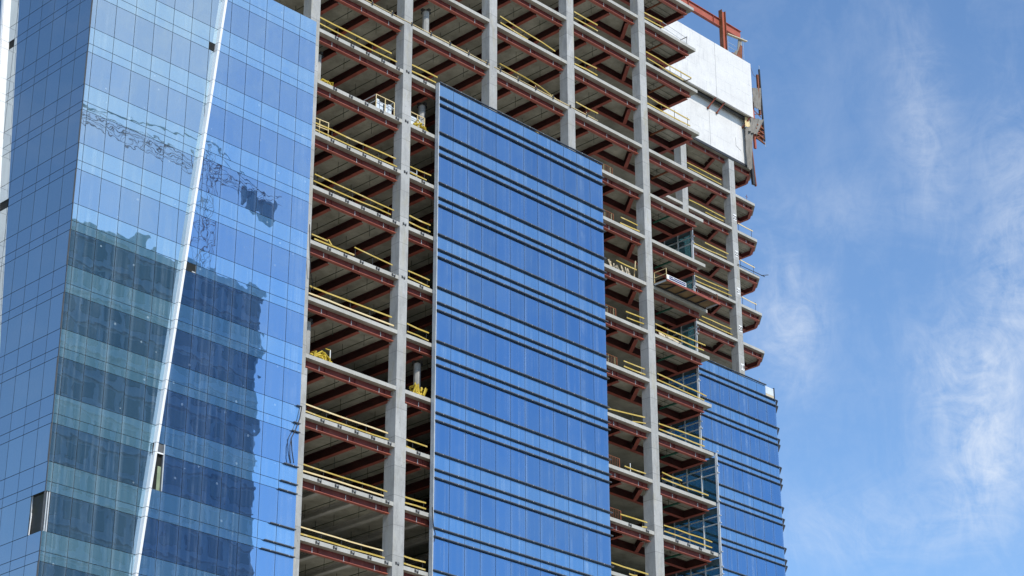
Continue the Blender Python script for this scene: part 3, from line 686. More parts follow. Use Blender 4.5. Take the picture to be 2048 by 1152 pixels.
for k, segs, lab in (
    (-1, [(9.95, 1.0, 16.03, .55), (9.95, .43, 12.95, .26)], 'long sloping yellow rail between second and third bare columns above the glass panel'),
    (-2, [(18.23, 1.09, 21.0, 1.11), (18.21, .53, 20.98, .55)], 'short double rail right of the third bare column, near the top of the picture'),
    (-1, [(18.21, .98, 20.8, 1.01), (18.2, .38, 20.86, .44)], 'short double rail right of the third bare column, one slab lower'),
    (0, [(18.27, .94, 20.77, .95)], 'single yellow bar above a bundle of thin poles, right of the third bare column'),
    (2, [(23.15, .74, 25.16, .78), (23.09, .28, 25.32, .30)], 'short framed yellow rail left of the fourth bare column, below the panel top'),
    (3, [(22.52, .86, 24.9, .87)], 'single yellow bar above leaning pale timbers ' + RT),
    (4, [(23.49, .93, 25.56, 1.0), (23.56, .43, 25.54, .54)], 'short double yellow rail one slab below the leaning pale timbers'),
    (5, [(23.03, .75, 25.46, .81), (23.05, .31, 25.53, .38)], 'short double yellow rail two slabs below the leaning pale timbers'),
    (6, [(21.15, .41, 25.29, .85), (23.85, .14, 25.36, .4)], 'drooping yellow rail sloping up to the fourth bare column ' + RT),
    (7, [(22.89, .39, 25.18, .40)], 'single low yellow bar beside a white stake ' + RT),
    (8, [(22.24, .55, 25.19, .64), (24.61, .18, 25.17, .28)], 'pale single rail beside a wire mesh gate low down ' + RT),
    (9, [(21.14, .71, 25.14, .72), (23.05, .29, 23.89, .33)], 'pale yellow rail at the bottom edge of the picture ' + RT),
    (-3, [(26.76, .86, 29.09, 1.02), (26.74, .41, 29.24, .50)], 'yellow rail ending in thin grey poles at the topmost cantilevered slab end'),
    (-2, [(26.84, 1.15, 32.6, 1.1), (26.98, .60, 31.5, .43)], 'long yellow rail in front of the white cladding, second cantilevered slab end'),
    (-1, [(26.82, .98, 32.1, .90), (26.79, .35, 32.15, .37)], 'yellow rail closed by an end post in front of the lower white cladding'),
    (4, [(26.87, .96, 32.9, 1.02), (26.9, .48, 32.65, .50)], 'double yellow rail in front of the leaning pale boards, cantilevered end'),
    (5, [(26.91, .85, 32.74, .69), (26.88, .36, 32.47, .26)], 'double yellow rail on the cantilevered end, one slab below the leaning boards'),
    (6, [(26.89, .82, 32.26, .92), (26.91, .36, 32.22, .37)], 'bowed double yellow rail on the cantilevered end, two slabs below the leaning boards'),
    (7, [(27.04, .50, 32.44, .49), (27.06, .97, 29.35, .90)], 'half collapsed yellow rail on the cantilevered end, three slabs below the leaning boards'),
    (8, [(27.08, .88, 32.67, .87), (27.06, .43, 32.59, .40)], 'thick double yellow rail on the lowest cantilevered slab end')):
    t = guard_rail(k, segs, lab)
    if k == -3:
        mb = MB(); mb.bar((29.1, .25, K(-3) + 1.0), (32.3, .25, K(-3) + .80), .03, .03, M['galv']); mb.bar((29.1, .25, K(-3) + .5), (32.3, .25, K(-3) + .30), .03, .03, M['galv'])
        mb.bar((32.2, .25, K(-3)), (32.2, .25, K(-3) + .85), .03, .03, M['dark']); mb.bar((32.1, .1, K(-3) + .82), (32.1, 1.0, K(-3) + .82), .05, .05, M['dark']); mb.build('rail', t)
    if k == -2:
        mb = MB(); mb.bar((32.4, .1, K(-2) + .9), (32.4, 1.3, K(-2) + .95), .05, .06, M['yellow']); mb.build('rail', t)
    if k == 7:
        mb = MB(); mb.bar((29.0, .3, K(7) + .9), (30.2, .3, K(7) + .1), .05, .1, M['yellow']); mb.bar((30.8, .3, K(7) + .1), (32.4, .3, K(7) + .45), .05, .08, M['strap']); mb.build('rail', t)
for k, segs, lab in (
    (-4, [(55.12, .87, 60.42, .96), (55.3, .38, 60.4, .42)], 'yellow rail directly under the white cladding on the set-back block'),
    (-3, [(55.24, .88, 60.73, .82), (57.63, .38, 60.46, .42)], 'wavy yellow rail left of the painted number 23'),
    (-2, [(57.36, .99, 60.94, .96), (55.44, .33, 60.67, .45)], 'yellow rail left of the painted number 22'),
    (-1, [(55.59, .88, 60.78, .99), (55.61, .36, 61.17, .57)], 'double yellow rail left of the painted number 21'),
    (0, [(56.38, .90, 60.84, .96), (55.95, .44, 60.92, .37)], 'double yellow rail left of the painted number 20')):
    guard_rail(k, segs, lab, 19.25, group='yellow guard rails on the set-back block')
for k, lab in ((-3, 'thin pale rail on the corner slab right of the painted number 23'), (-2, 'thin pale rail on the corner slab right of the painted number 22'), (-1, 'thin pale rail on the corner slab right of the painted number 21')):
    guard_rail(k, [(62.77, .98, 65.1, .92)], lab, 19.25, ['cream'], group='thin rails on the outer corner slabs')

# ================================================================== LOOSE SITE ITEMS
def pole_bundle(x0, x1, label):
    t = thing('pole_bundle', (x0, -0.06, K(0)), label, 'poles', 'thin poles clipped along one slab edge')
    for dz, dy in ((0.06, -0.03), (0.12, 0.02), (0.05, 0.09)):
        mb = MB(); n = 8; o1 = R.uniform(-.3, .3)
        mb.tube([(x0 + o1 + (x1 - x0) * j / n, dy + R.uniform(-.01, .01), K(0) + dz + R.uniform(-.015, .015)) for j in range(n + 1)], 0.03, M['cream'] if dy < .05 else M['rust'], 5); mb.build('pole', t)
    x = x0 + 0.8
    while x < x1:
        mb = MB(); mb.box(x - 0.06, x + 0.06, -0.09, 0.12, K(0) - 0.06, K(0) + 0.18, M['dark']); mb.bar((x, 0.0, K(0)), (x, 0.0, K(0) + .34), .03, .03, M['cream']); mb.build('clamp', t); x += 1.9
pole_bundle(-7.7, 8.4, 'thin clamped poles along the slab edge above the central glass panel, left half')
pole_bundle(8.9, 20.3, 'thin clamped poles along the slab edge above the central glass panel, right half')
t = thing('yellow_bar', (15.2, 0.3, K(0) + 0.5), 'bent yellow bar above the clamped poles beside the third bare column', 'bar')
mb = MB(); mb.tube([(9.95, .3, K(0) + .86), (12.5, .3, K(0) + .82), (14.2, .3, K(0) + .72), (16.7, .3, K(0) + .2)], 0.05, M['yellow']); mb.build('rail', t)
tag(MB().bar((13.6, 0.3, K(1) + .75), (14.4, 0.3, K(1) + .42), .06, .1, M['yellow']).build('fallen_bar'), 'short fallen yellow bar peeping over the top edge of the central glass panel', 'bar')
# round props (temporary columns)
def prop(x, y, k, label, r=0.25):
    t = thing('round_prop', (x, y, K(k)), label, 'prop', 'round concrete props standing behind the slab edge')
    mb = MB(); zt = K(k - 1) - SL - 0.60
    mb.tube([(x, y, K(k)), (x, y, zt - 0.12)], r, M['conc'], 10); mb.build('shaft', t)
    mb = MB(); mb.box(x - .42, x + .42, y - .1, y + .1, zt - .16, zt, M['dark']); mb.box(x - .1, x + .1, y - .42, y + .42, zt - .14, zt + 0.0, M['dark']); mb.build('head_plate', t)
prop(3.52, 1.55, 0, 'round prop above the top left corner of the central glass panel')
prop(3.3, 1.55, 2, 'round prop beside the small white cage, left of the central glass panel')
prop(3.3, 1.55, 7, 'round prop behind the upright yellow strap heap')
prop(-6.52, 1.55, 2, 'round prop by the tower edge above the yellow strap heap, third slab down')
prop(-6.48, 1.55, 7, 'round prop by the tower edge above the tangled straps, eighth slab down')
# cages
def cage(x0, x1, y0, y1, k, h, label, filled):
    t = thing('material_cage', (x0, y0, K(k)), label, 'cage')
    for x, y in ((x0, y0), (x1, y0), (x0, y1), (x1, y1), ((x0 + x1) / 2, y0)):
        MB().bar((x, y, K(k)), (x, y, K(k) + h), .05, .05, M['cream'] if y == y0 else M['galv']).build('post', t)
    for z in (h, h * .62):
        for a, b in (((x0, y0), (x1, y0)), ((x0, y1), (x1, y1)), ((x0, y0), (x0, y1)), ((x1, y0), (x1, y1))):
            MB().bar((*a, K(k) + z), (*b, K(k) + z), .045, .045, M['cream'] if a[1] == y0 == b[1] and z == h else M['galv']).build('bar', t)
    mb = MB()
    for i in range(filled):
        a = x0 + .08 + (x1 - x0 - .1) * i / filled; b = a + (x1 - x0) / filled * .72
        mb.box(a, b, y0 + .1 + .05 * (i % 2), y0 + .14 + .05 * (i % 2), K(k) + .08, K(k) + h * (.72 + .1 * (i % 3 == 0)), M['sheet'])
    o = mb.build('sheeting', t)
cage(-2.15, -0.45, .35, 1.7, 2, 1.28, 'white wire cage of pale sheets standing left of the first bare column', 4)
cage(1.1, 2.45, .35, 1.3, 2, 1.2, 'small white cage right of the first bare column, above the yellow heap', 1)
t = thing('square_gate', (-6.9, .45, K(3)), 'light square gate frame at the tower edge behind the fourth rail down', 'frame')
for a, b in (((-7.4, 1.36), (-6.2, 1.42)), ((-7.4, .8), (-6.2, .86))): MB().bar((a[0], .5, K(3) + a[1]), (b[0], .5, K(3) + b[1]), .04, .05, M['cream']).build('bar', t)
for x in (-7.0, -6.22): MB().bar((x, .5, K(3)), (x, .5, K(3) + 1.42), .05, .05, M['cream']).build('post', t)
def strap_heap(x0, x1, k, h, label, n=16, up=False, seed=1):
    r = random.Random(seed); mb = MB()
    for i in range(n):
        a = r.uniform(x0, x1); b = r.uniform(x0, x1) if not up else a + r.uniform(-.25, .25); y = r.uniform(.2, .75)
        z = K(k) + .06 + h * r.random() * .5
        pts = [(a, y, z), ((a + b) / 2 + r.uniform(-.15, .15), y + r.uniform(-.15, .15), z + h * r.uniform(.2, .6)), (b, r.uniform(.1, .7), z + r.uniform(-.05, .12) * (1 if not up else 3)), (b + r.uniform(-.2, .2), r.uniform(.1, .5), K(k) + .05)]
        mb.tube(pts, r.uniform(.045, .085), M['strap'], 5)
    return tag(mb.build('strap_heap'), label, 'straps', 'heaps of yellow webbing straps')
strap_heap(-7.4, -6.1, 2, .55, 'flat heap of yellow straps on the third slab down beside the glass tower', 16, seed=3)
strap_heap(1.25, 2.5, 2, .6, 'yellow strap heap below the small white cage, left of the central glass panel', 16, seed=5)
strap_heap(-7.1, -5.5, 7, .6, 'tangled yellow straps on the plain eighth slab down beside the glass tower', 18, seed=8)
strap_heap(1.95, 2.65, 7, .95, 'upright yellow strap heap on the eighth slab down, left of the central glass panel', 14, True, 11)
t = tag(MB().bar((-5.5, .3, K(7)), (-5.5, .3, K(7) + .98), .05, .05, M['paper']).bar((-5.9, .3, K(7) + .96), (-5.48, .3, K(7) + .98), .04, .05, M['strap']).build('white_stake'), 'white upright stake beside the tangled yellow straps', 'stake')
tag(MB().bar((23.55, .3, K(7)), (23.55, .3, K(7) + .8), .04, .05, M['paper']).build('white_stake'), 'white stake beside the low yellow bar right of the glass panel', 'stake')
# wire mesh barriers
for k, lab in ((1, 'wire mesh barrier just below the top right corner of the central glass panel'), (2, 'wire mesh barrier left of the framed yellow rail'), (4, 'wire mesh barrier one slab below the leaning pale timbers'), (5, 'wire mesh barrier two slabs below the leaning pale timbers'), (7, 'dark wire mesh barrier beside the low yellow bar and white stake'), (8, 'upright wire mesh gate at the left end of the pale rail')):
    t = thing('mesh_barrier', (21.0, .6, K(k)), lab, 'barrier', 'wire mesh barriers right of the glass panel')
    mb = MB(); 
    for i in range(10): x = 21.0 + .185 * i; mb.bar((x, .6, K(k) + .05), (x, .6, K(k) + .98), .022, .022, M['rust'] if k > 5 else M['cream'] if i % 4 == 0 else M['rust'])
    mb.build('mesh_bars', t)
    mb = MB(); mb.bar((20.95, .6, K(k) + 1.0), (22.72, .6, K(k) + 1.0), .04, .04, M['rust']); mb.bar((22.7, .6, K(k)), (22.7, .6, K(k) + 1.0), .06, .06, M['rust']); mb.build('frame', t)
# leaning timbers
r = random.Random(4)
for i, (x, dx, h) in enumerate(((22.0, .45, .75), (22.4, -.2, .85), (22.5, .3, .7), (22.9, .1, .55), (23.2, -.1, .7), (23.5, .12, .8), (23.75, -.08, .75), (24.0, .1, .8), (24.25, .06, .75), (24.45, -.1, .8))):
    tag(MB().bar((x, .45, K(3) + .03), (x + dx, .75, K(3) + h * 1.2), .07, .12, M['board']).build('pale_timber'), 'pale short timber leaning on the slab edge under the single yellow bar', 'timber', 'pale timbers leaning right of the glass panel')
tag(MB().bar((24.82, .5, K(3) + .1), (25.05, .5, K(3) + 1.75), .05, .07, M['cream']).build('tall_stick'), 'tall thin stick leaning beside the fourth bare column above the pale timbers', 'stick')
# boards on the cantilevered end
for x0, x1, lab in ((27.85, 28.6, 'smaller pale board leaning behind the yellow rail'), (28.68, 30.5, 'larger slotted pale board leaning behind the yellow rail')):
    mb = MB(); a, b = Vector((x0, .62, K(4) + .05)), Vector((x1, .62, K(4) + .05)); u = Vector((.1, .22, .72))
    mb.bar((a + b) / 2 + Vector((0, 0, 0)), (a + b) / 2 + u, x1 - x0, .05, M['board'], up=(0, 1, 0))
    if x1 - x0 > 1:
        for i in range(4): c = a + (b - a) * (.15 + .23 * i) + u * (.35 + .3 * (i % 2)) - Vector((0, .04, 0)); mb.box(c.x - .12, c.x + .12, c.y - .012, c.y, c.z - .03, c.z + .03, M['dark'])
    tag(mb.build('pale_board'), lab, 'board')
# hanging work platform with its banner
pt = thing('work_platform', (29.7, -0.7, K(3)), 'hanging steel work platform with plywood deck, right of the fourth bare column', 'platform')
zp = K(3) + 0.06
MB().box(26.5, 32.75, -1.30, -0.06, zp + .05, zp + .10, M['ply']).build('deck', pt)
MB().bar((26.5, -1.34, zp), (32.95, -1.34, zp), .10, .16, M['red']).build('side_beam', pt)
MB().bar((26.6, -0.05, zp), (31.9, -0.05, zp), .08, .14, M['dark']).build('side_beam', pt)
for i in range(6):
    x = 26.56 + 1.24 * i; MB().bar((x, -1.28, zp), (x, -0.1, zp), .09, .12, M['galv'] if i in (0, 5) else M['dark']).build('joist', pt)
MB().bar((26.6, -0.15, zp - .01), (27.75, -1.25, zp - .01), .05, .05, M['dark']).build('brace', pt)
for x in (26.55, 32.7):
    for y in (-1.3, -0.1): MB().bar((x, y, zp), (x, y, zp + (1.0 if x < 30 else .8)), .04, .04, M['cream'] if x < 30 else M['rust']).build('post', pt)
    for h in (.55, 1.0 if x < 30 else .8): MB().bar((x, -1.3, zp + h), (x, -0.1, zp + h), .035, .035, M['cream'] if x < 30 else M['rust']).build('rail', pt)
bt = thing('banner', (27.4, -1.38, zp + .2), 'narrow white banner with navy print along the work platform edge', 'banner')
MB().box(26.45, 28.75, -1.425, -1.415, zp + .05, zp + .42, M['paper']).build('sheet', bt)
mb = MB(); mb.box(26.75, 28.68, -1.432, -1.427, zp + .10, zp + .37, M['blueink']); mb.build('navy_field', bt)
mb = MB(); mb.box(26.8, 28.62, -1.438, -1.434, zp + .215, zp + .255, M['paper']); mb.box(27.15, 27.32, -1.438, -1.434, zp + .19, zp + .33, M['sheet']); mb.build('white_stripe', bt)
# black gasket hanging off the tower edge
def hang(name, pts, r_, label):
    mb = MB(); mb.tube(pts, r_, M['black'], 6); return tag(mb.build(name), label, 'gasket')
hang('hanging_gasket', [(-8.25, -.42, K(8) + .15), (-8.4, -.46, K(8) - .7), (-8.75, -.5, K(8) - 1.6), (-9.05, -.5, K(8) - 2.2), (-8.95, -.5, K(8) - 3.0), (-8.75, -.48, K(8) - 3.75)], .032, 'long black gasket strip hanging off the tower edge')
hang('hanging_gasket', [(-9.0, -.46, K(8) - 2.1), (-9.12, -.5, K(8) - 2.7), (-9.1, -.5, K(8) - 3.4), (-9.0, -.5, K(8) - 3.8)], .028, 'short second black strip hanging beside the long one')
hang('hanging_cable', [(-8.2, -.36, K(4) - 3.2), (-8.1, -.4, K(5) - 1.4), (-7.95, -.35, K(5) - 2.5), (-7.6, -.1, K(6) + 1.2), (-7.2, .2, K(6) + .6)], .03, 'thin black cable sagging from the tower edge to the yellow rail')
hang('hanging_cable', [(3.05, -.4, K(9) + .3), (3.1, -.45, K(9) - .8), (3.25, -.5, K(9) - 1.5), (3.2, -.45, K(9) - 2.0)], .03, 'short black cable at the left edge of the central glass panel')
# small aerial rods on the corner slabs
for k, x, h, lab in ((1, 65.0, 1.1, 'thin aerial rod standing on the corner slab above number 19'), (-4, 64.6, .9, 'rusty scrap stub on the topmost corner slab below the white cladding')):
    mb = MB(); mb.bar((x, 19.4, K(k)), (x, 19.4, K(k) + h), .03, .03, M['galv'] if k == 1 else M['rust']); mb.bar((x - .2, 19.4, K(k) + h * .7), (x + .2, 19.4, K(k) + h * .75), .03, .03, M['galv'] if k == 1 else M['rust'])
    if k == -4: mb.bar((x - 1.2, 19.5, K(k) + .1), (x + .5, 19.4, K(k) + .22), .1, .15, M['rust'])
    tag(mb.build('aerial_rod'), lab, 'rod')
# pole poking out of the slab with number 22
tag(MB().tube([(61.9, 18.9, K(-2) + .1), (66.1, 18.85, K(-2) + .12)], .04, M['dark'], 5).tube([(65.6, 18.9, K(-2) + .1), (66.5, 18.7, K(-2) + .4)], .04, M['dark'], 5).build('projecting_pole'), 'dark pole lying along the slab edge beside number 22 and poking past the corner', 'pole')

for k in (0, 3, 7):
    mb = MB(); z = K(k) - SL
    mb.box(2.55, 3.45, .62, 1.25, z - .012, z + .02, M['dark'])
    for i in range(3):
        for j in range(2): mb.bar((2.7 + .3 * i, .75 + .38 * j, z + .01), (2.7 + .3 * i, .75 + .38 * j, z - .16), .05, .05, M['dark'])
    mb.build('anchor_plate', frame)
# ------------------------------------------------------------------ scaffold and nets on the right corner
st = thing('corner_scaffold', (66.0, 18.6, 101), 'rusty climbing scaffold mast hung on the corner beside the white cladding', 'scaffold')
ym = 18.5
MB().bar((66.45, ym, 107.9), (66.35, ym, 112.6), .22, .18, M['rust']).build('mast', st)
MB().bar((66.95, ym, 105.0), (66.72, ym, 113.4), .14, .14, M['dark']).build('mast', st)
MB().bar((65.55, ym + .2, 103.7), (65.5, ym + .2, 109.5), .26, .2, M['orange']).build('mast', st)
MB().bar((65.35, ym + .5, 99.6), (64.85, ym + .5, 105.2), .36, .25, M['dark']).build('mast', st)
MB().bar((65.62, ym + .45, 99.5), (65.2, ym + .45, 103.9), .14, .2, M['rust']).build('mast', st)
mb = MB()
for i in range(5):
    z = 107.2 + .45 * i; mb.bar((65.65, ym + .1, z), (66.6, ym, z + .45 * (1 if i % 2 else -1)), .06, .06, M['rust'])
mb.build('lattice', st)
mb = MB()
for i in range(4): mb.bar((65.6, ym, 104.9 + .55 * i), (66.95, ym, 104.7 + .55 * i), .12, .14, M['rust'])
for i in range(3): mb.bar((65.7, ym + .05, 105 + .5 * i), (66.9, ym + .05, 105.6 + .5 * i), .08, .08, M['red'])
mb.box(65.7, 66.9, ym + .12, ym + .2, 104.9, 107.0, M['rust']); mb.build('lattice', st)
MB().bar((67.05, ym, 104.4), (66.75, ym, 113.9), .035, .035, M['galv']).build('guy_rod', st)
MB().tube([(65.2, ym, 113.2), (65.7, ym, 112.3), (66.3, ym, 112.2)], .02, M['rust'], 5).build('rope', st)
def net(name, poly, y, label, d=.25, seed=1, mat='net'):
    """folded hanging cloth: grid with pleats, given a thickness"""
    r = random.Random(seed); (xa, za), (xb, zb_), (xc, zc), (xd, zd) = poly; nu, nv = 12, 8; vs = []; fs = []
    for j in range(nv + 1):
        for i in range(nu + 1):
            u, v = i / nu, j / nv
            x = (xa * (1 - u) + xb * u) * (1 - v) + (xd * (1 - u) + xc * u) * v; z = (za * (1 - u) + zb_ * u) * (1 - v) + (zd * (1 - u) + zc * u) * v
            vs.append((x + r.uniform(-.03, .03), y + d * .5 * math.sin(u * 19 + v * 2) + r.uniform(-.04, .04), z + r.uniform(-.03, .03)))
    n = len(vs); vs += [(x, y2 + .03, z) for x, y2, z in vs]; W = nu + 1
    for j in range(nv):
        for i in range(nu):
            a = j * W + i; fs += [(a, a + 1, a + 1 + W, a + W), (n + a, n + a + W, n + a + 1 + W, n + a + 1)]
    mb = MB(); mb.add(vs, fs, M[mat]); return tag(mb.build(name, smooth=True), label, 'net', 'grey debris nets on the right corner')
net('debris_net', [(65.25, 110.55), (66.7, 111.1), (66.6, 108.4), (65.45, 108.3)], 18.38, 'upper grey debris net between the white cladding and the scaffold mast', .2, 2)
net('debris_net', [(64.3, 106.7), (67.0, 107.5), (65.7, 105.2), (64.2, 105.1)], 18.40, 'slanting grey net bunched at the middle of the corner scaffold', .25, 5)
net('debris_net', [(63.84, 105.5), (65.15, 105.4), (64.62, 100.9), (63.95, 100.9)], 18.55, 'long narrow grey net beside the lower white cladding', .15, 9)
net('debris_net', [(63.75, 106.5), (64.5, 106.9), (64.55, 105.7), (63.82, 105.4)], 18.42, 'cream bunched cloth over the edge between the two white cladding storeys', .15, 12, 'cream')
# hung scaffold at the tip of the roof beam
ht = thing('hung_scaffold', (63.5, 18.8, 114), 'hung plank scaffold with ropes at the tip of the roof beam', 'scaffold')
MB().bar((61.7, 18.6, 115.55), (64.95, 18.6, 116.05), .30, .10, M['board']).build('plank', ht)
MB().bar((62.4, 18.7, 113.6), (64.3, 18.7, 113.5), .3, .10, M['rust']).build('plank', ht)
for x, z0, z1 in ((61.9, 113.0, 115.5), (64.45, 112.9, 116.4), (64.15, 112.9, 115.9)): MB().bar((x, 18.65, z0), (x, 18.65, z1), .03, .03, M['galv']).build('rope', ht)
for z in (114.2, 114.7): MB().bar((61.9, 18.65, z), (63.2, 18.65, z), .025, .025, M['galv']).build('rope', ht)
mb = MB(); mb.prism([(63.75, 115.9), (64.3, 115.9), (64.05, 113.5), (62.5, 113.5), (63.5, 114.5)], 'y', 18.66, 18.74, M['net']); mb.build('tarp', ht)
mb = MB(); mb.prism([(63.95, 115.2), (64.25, 115.2), (64.1, 113.6), (63.2, 113.6)], 'y', 18.60, 18.65, M['rust']); mb.build('gusset', ht)

# ================================================================== ACROSS THE STREET (seen as reflections)
def opp(name, x0, x1, y0, y1, h, label, mat, nfl, nb):
    b = thing(name, ((x0 + x1) / 2, (y0 + y1) / 2, 0), label, 'building')
    MB().box(x0, x1, y0, y1, 0, h, M[mat]).build('wall', b)
    MB().box(x0 - .3, x1 + .3, y0 - .3, y1 + .3, h + 0.003, h + 1.2, M[mat]).build('roof', b)
    mb = MB(); fh = h / nfl; bw = (x1 - x0) / nb
    for i in range(nfl):
        for j in range(nb):
            mb.box(x0 + bw * (j + .14), x0 + bw * (j + .86), y1 + .004, y1 + .1, fh * (i + .2), fh * (i + .78), M['gopp'])
    tag(mb.build('window', b), kind='stuff')
    mb = MB()
    for i in range(0, nfl): mb.box(x0, x1, y1 + .02, y1 + .5, fh * (i + .9), fh * (i + .98), M[mat])
    tag(mb.build('ledge', b), kind='stuff')
    return b
M['oppwall'] = paint('grey_green_render', (0.15, 0.22, 0.28), (0.23, 0.31, 0.37), 0.15, 0.9)
ob = opp('office_block', 22, 75.5, -150, -111, 119.5, 'tall grey office block across the street, mirrored in the glass', 'oppwall', 31, 15)
MB().box(30, 44, -140, -114, 120.7, 123.5, M['oppwall']).build('plant_room', ob)
MB().box(57.5, 59.5, -118, -115, 120.7, 124.5, M['oppwall']).build('plant_room', ob)
cr = thing('tower_crane', (66, -113, 119), 'red lattice tower crane on the office block across the street, mirrored in the glass', 'crane')
def lattice(mb, a, b, w, step, mat, t=0.16):
    a, b = Vector(a), Vector(b); d = (b - a); n = int(d.length / step); d = d / n
    ax = d.normalized(); u = Vector((0, 1, 0)); v = ax.cross(u).normalized(); c = [(u * i + v * j) * (w / 2) for i, j in ((-1, -1), (1, -1), (1, 1), (-1, 1))]
    for q in c: mb.bar(a + q, b + q, t, t, mat)
    for i in range(n):
        p = a + d * i
        for q in range(4): mb.bar(p + c[q], p + d + c[(q + 1) % 4], t * .6, t * .6, mat); mb.bar(p + c[q], p + c[(q + 1) % 4], t * .6, t * .6, mat)
mb = MB(); lattice(mb, (66.3, -113, 119.6), (66.3, -113, 140), 1.9, 2.8, M['rust'], .08); mb.build('mast', cr)
mb = MB(); lattice(mb, (65, -113, 136.4), (30, -113, 138.6), 1.3, 2.8, M['rust'], .06); mb.build('jib', cr)
mb = MB(); lattice(mb, (67, -113, 136.5), (79, -113, 135.5), 1.4, 2.6, M['rust'], .07); mb.build('counter_jib', cr)
MB().box(72.6, 73.3, -113.6, -112.4, 133.9, 136.0, M['oppwall']).box(74.3, 75.5, -113.6, -112.4, 133.0, 135.7, M['oppwall']).box(76.4, 78.3, -113.6, -112.4, 132.3, 135.4, M['oppwall']).box(73, 78.2, -113.2, -112.8, 135.0, 135.5, M['oppwall']).build('counterweight', cr)
MB().bar((66.3, -113, 141), (45, -113, 138.6), .12, .12, M['dark']).build('tie_bar', cr)
MB().bar((66.3, -113, 141), (77, -113, 136.6), .12, .12, M['dark']).build('tie_bar', cr)

# ================================================================== SKY, SUN, CAMERA
SAZ, SEL = rad(-7), rad(43.5)                       # sun almost square to the facade
S = Vector((math.sin(SAZ) * math.cos(SEL), -math.cos(SAZ) * math.cos(SEL), math.sin(SEL)))
sl = bpy.data.lights.new('sun', 'SUN'); sl.energy = 2.75; sl.angle = rad(0.53); sl.color = (1.0, 0.945, 0.86)
so = bpy.data.objects.new('sun', sl); COL.objects.link(so); so.rotation_euler = S.to_track_quat('Z', 'Y').to_euler(); so.location = S * 300
wd = bpy.data.worlds.new('World'); scene.world = wd; wd.use_nodes = True; nt = wd.node_tree; nt.nodes.clear()
sky = N(nt, 'ShaderNodeTexSky'); sky.sky_type = 'NISHITA'; sky.sun_disc = False
sky.sun_elevation = SEL; sky.sun_rotation = math.atan2(S.x, S.y); sky.altitude = 50; sky.air_density = 1.0; sky.dust_density = 0.35; sky.ozone_density = 2.6
tc = N(nt, 'ShaderNodeTexCoord'); dirv = tc.outputs['Generated']
def blob(c, sx, sz):
    """soft cloud patch round a compass direction: c = (azimuth, elevation) degrees, half sizes in degrees"""
    a, e = rad(c[0]), rad(c[1]); d = Vector((math.sin(a) * math.cos(e), math.cos(a) * math.cos(e), math.sin(e)))
    rt = Vector((math.cos(a), -math.sin(a), 0)); up = rt.cross(d)
    def dot(vv, k):
        n = N(nt, 'ShaderNodeVectorMath'); n.operation = 'DOT_PRODUCT'; L(nt, dirv, n.inputs[0]); n.inputs[1].default_value = vv; return math_(nt, 'MULTIPLY', n.outputs['Value'], k)
    x = dot(rt, 1 / math.radians(sx)); z = math_(nt, 'SUBTRACT', dot(up, 1 / math.radians(sz)), 0.0)
    q = math_(nt, 'ADD', math_(nt, 'MULTIPLY', x, x), math_(nt, 'MULTIPLY', z, z))
    front = math_(nt, 'GREATER_THAN', dot(d, 1.0), 0.5)
    return math_(nt, 'MULTIPLY', math_(nt, 'POWER', 2.718, math_(nt, 'MULTIPLY', q, -1.0)), front)
def dnoise(scale, rot, sc, det, ro, di):
    mp = N(nt, 'ShaderNodeMapping'); mp.inputs['Scale'].default_value = scale; mp.inputs['Rotation'].default_value = rot; L(nt, dirv, mp.inputs['Vector'])
    return noise(nt, mp.outputs[0], sc, det, ro, di)
n1 = dnoise((9, 9, 7), (0.3, 0.5, 0.2), 1.5, 10, 0.62, 1.2)
n2 = dnoise((34, 34, 12), (0.15, 0.45, 0.0), 1.6, 12, 0.68, 1.6)     # fine fibres
n3 = dnoise((14, 14, 26), (0.0, 0.6, 0.3), 1.6, 12, 0.70, 2.2)
fib = math_(nt, 'ADD', math_(nt, 'MULTIPLY', n2, .55), math_(nt, 'MULTIPLY', n3, .45))
veil = math_(nt, 'MULTIPLY', ramp(nt, math_(nt, 'ADD', math_(nt, 'MULTIPLY', n1, .6), math_(nt, 'MULTIPLY', fib, .4)), [(0.47, (0, 0, 0)), (0.80, (1, 1, 1))]).outputs[0], 0.15)
wis = ramp(nt, math_(nt, 'ADD', math_(nt, 'MULTIPLY', n1, .35), math_(nt, 'MULTIPLY', fib, .65)), [(0.37, (0, 0, 0)), (0.76, (1, 1, 1))]).outputs[0]
bl = 0.0
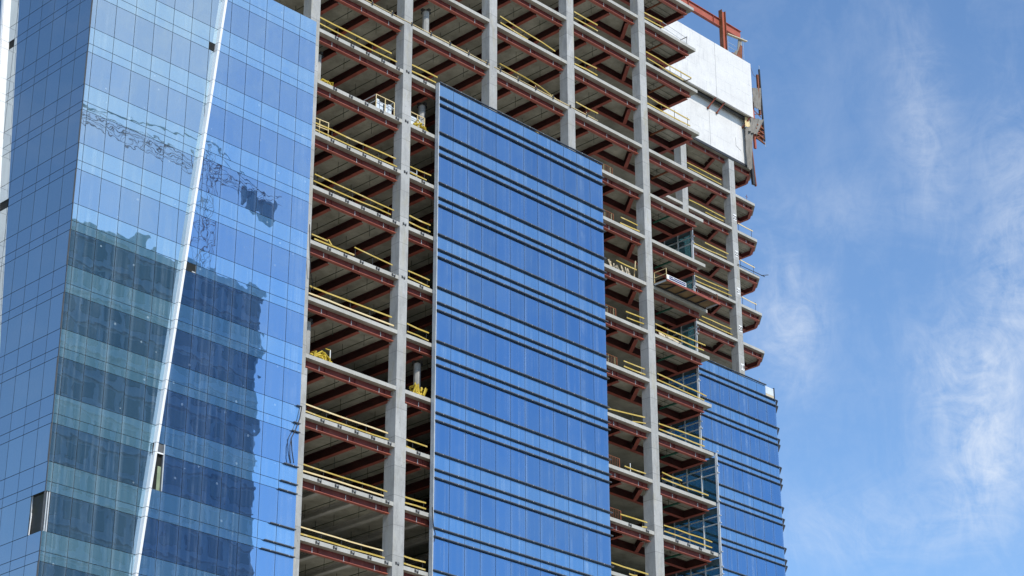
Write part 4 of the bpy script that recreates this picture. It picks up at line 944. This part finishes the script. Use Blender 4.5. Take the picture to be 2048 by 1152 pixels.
CLOUDS = [((59.2, 19.6), 1.3, 1.9, 1.1), ((59.0, 22.0), 1.6, 1.3, .8), ((54.0, 23.6), 1.0, 1.8, .75), ((58.4, 28.6), 0.8, 2.4, .42), ((60.9, 27.2), 0.9, 2.0, .42), ((60.6, 24.3), 1.2, 1.6, .75), ((56.0, 26.6), 2.6, 1.0, .18), ((55.5, 18.0), 2.4, 1.0, .4),
    ((139, 25), 5, 3, .5), ((128, 24), 4, 6, .4), ((135, 31), 6, 3, .4), ((133, 19), 5, 2, .4)]
for c, sx, sz, am in CLOUDS:
    b = math_(nt, 'MULTIPLY', blob(c, sx, sz), am); bl = b if bl == 0.0 else math_(nt, 'ADD', bl, b)
bl = math_(nt, 'MULTIPLY', bl, wis)
# thin bright veil in the part of the sky behind the camera that the tower mirrors
b2 = math_(nt, 'MULTIPLY', blob((147, 33), 9, 6), math_(nt, 'ADD', math_(nt, 'MULTIPLY', wis, .5), .42))
cf = math_(nt, 'ADD', math_(nt, 'ADD', veil, bl), b2, clamp=True)
cm = mixc(nt, cf, mixc(nt, 1.0, sky.outputs[0], (0.85, 0.99, 1.09), 'MULTIPLY'), (4.9, 5.2, 5.6))
bg = N(nt, 'ShaderNodeBackground'); bg.inputs['Strength'].default_value = 0.138; L(nt, cm, bg.inputs['Color'])
wo = N(nt, 'ShaderNodeOutputWorld'); L(nt, bg.outputs[0], wo.inputs['Surface'])

cd = bpy.data.cameras.new('camera'); cd.sensor_width = 36; cd.lens = FPX / 2048 * 36; cd.clip_end = 20000; cd.clip_start = 0.5
co = bpy.data.objects.new('camera', cd); COL.objects.link(co)
co.matrix_world = Matrix(((CR.x, CU.x, -CW.x, CAM.x), (CR.y, CU.y, -CW.y, CAM.y), (CR.z, CU.z, -CW.z, CAM.z), (0, 0, 0, 1)))
scene.camera = co
vs = scene.view_settings; vs.view_transform = 'Standard'; vs.look = 'None'; vs.gamma = 1; vs.exposure = 0.42; vs.use_curve_mapping = False
scene.cycles.max_bounces = 8; scene.cycles.diffuse_bounces = 4; scene.cycles.glossy_bounces = 4
scene.cycles.use_denoising = True
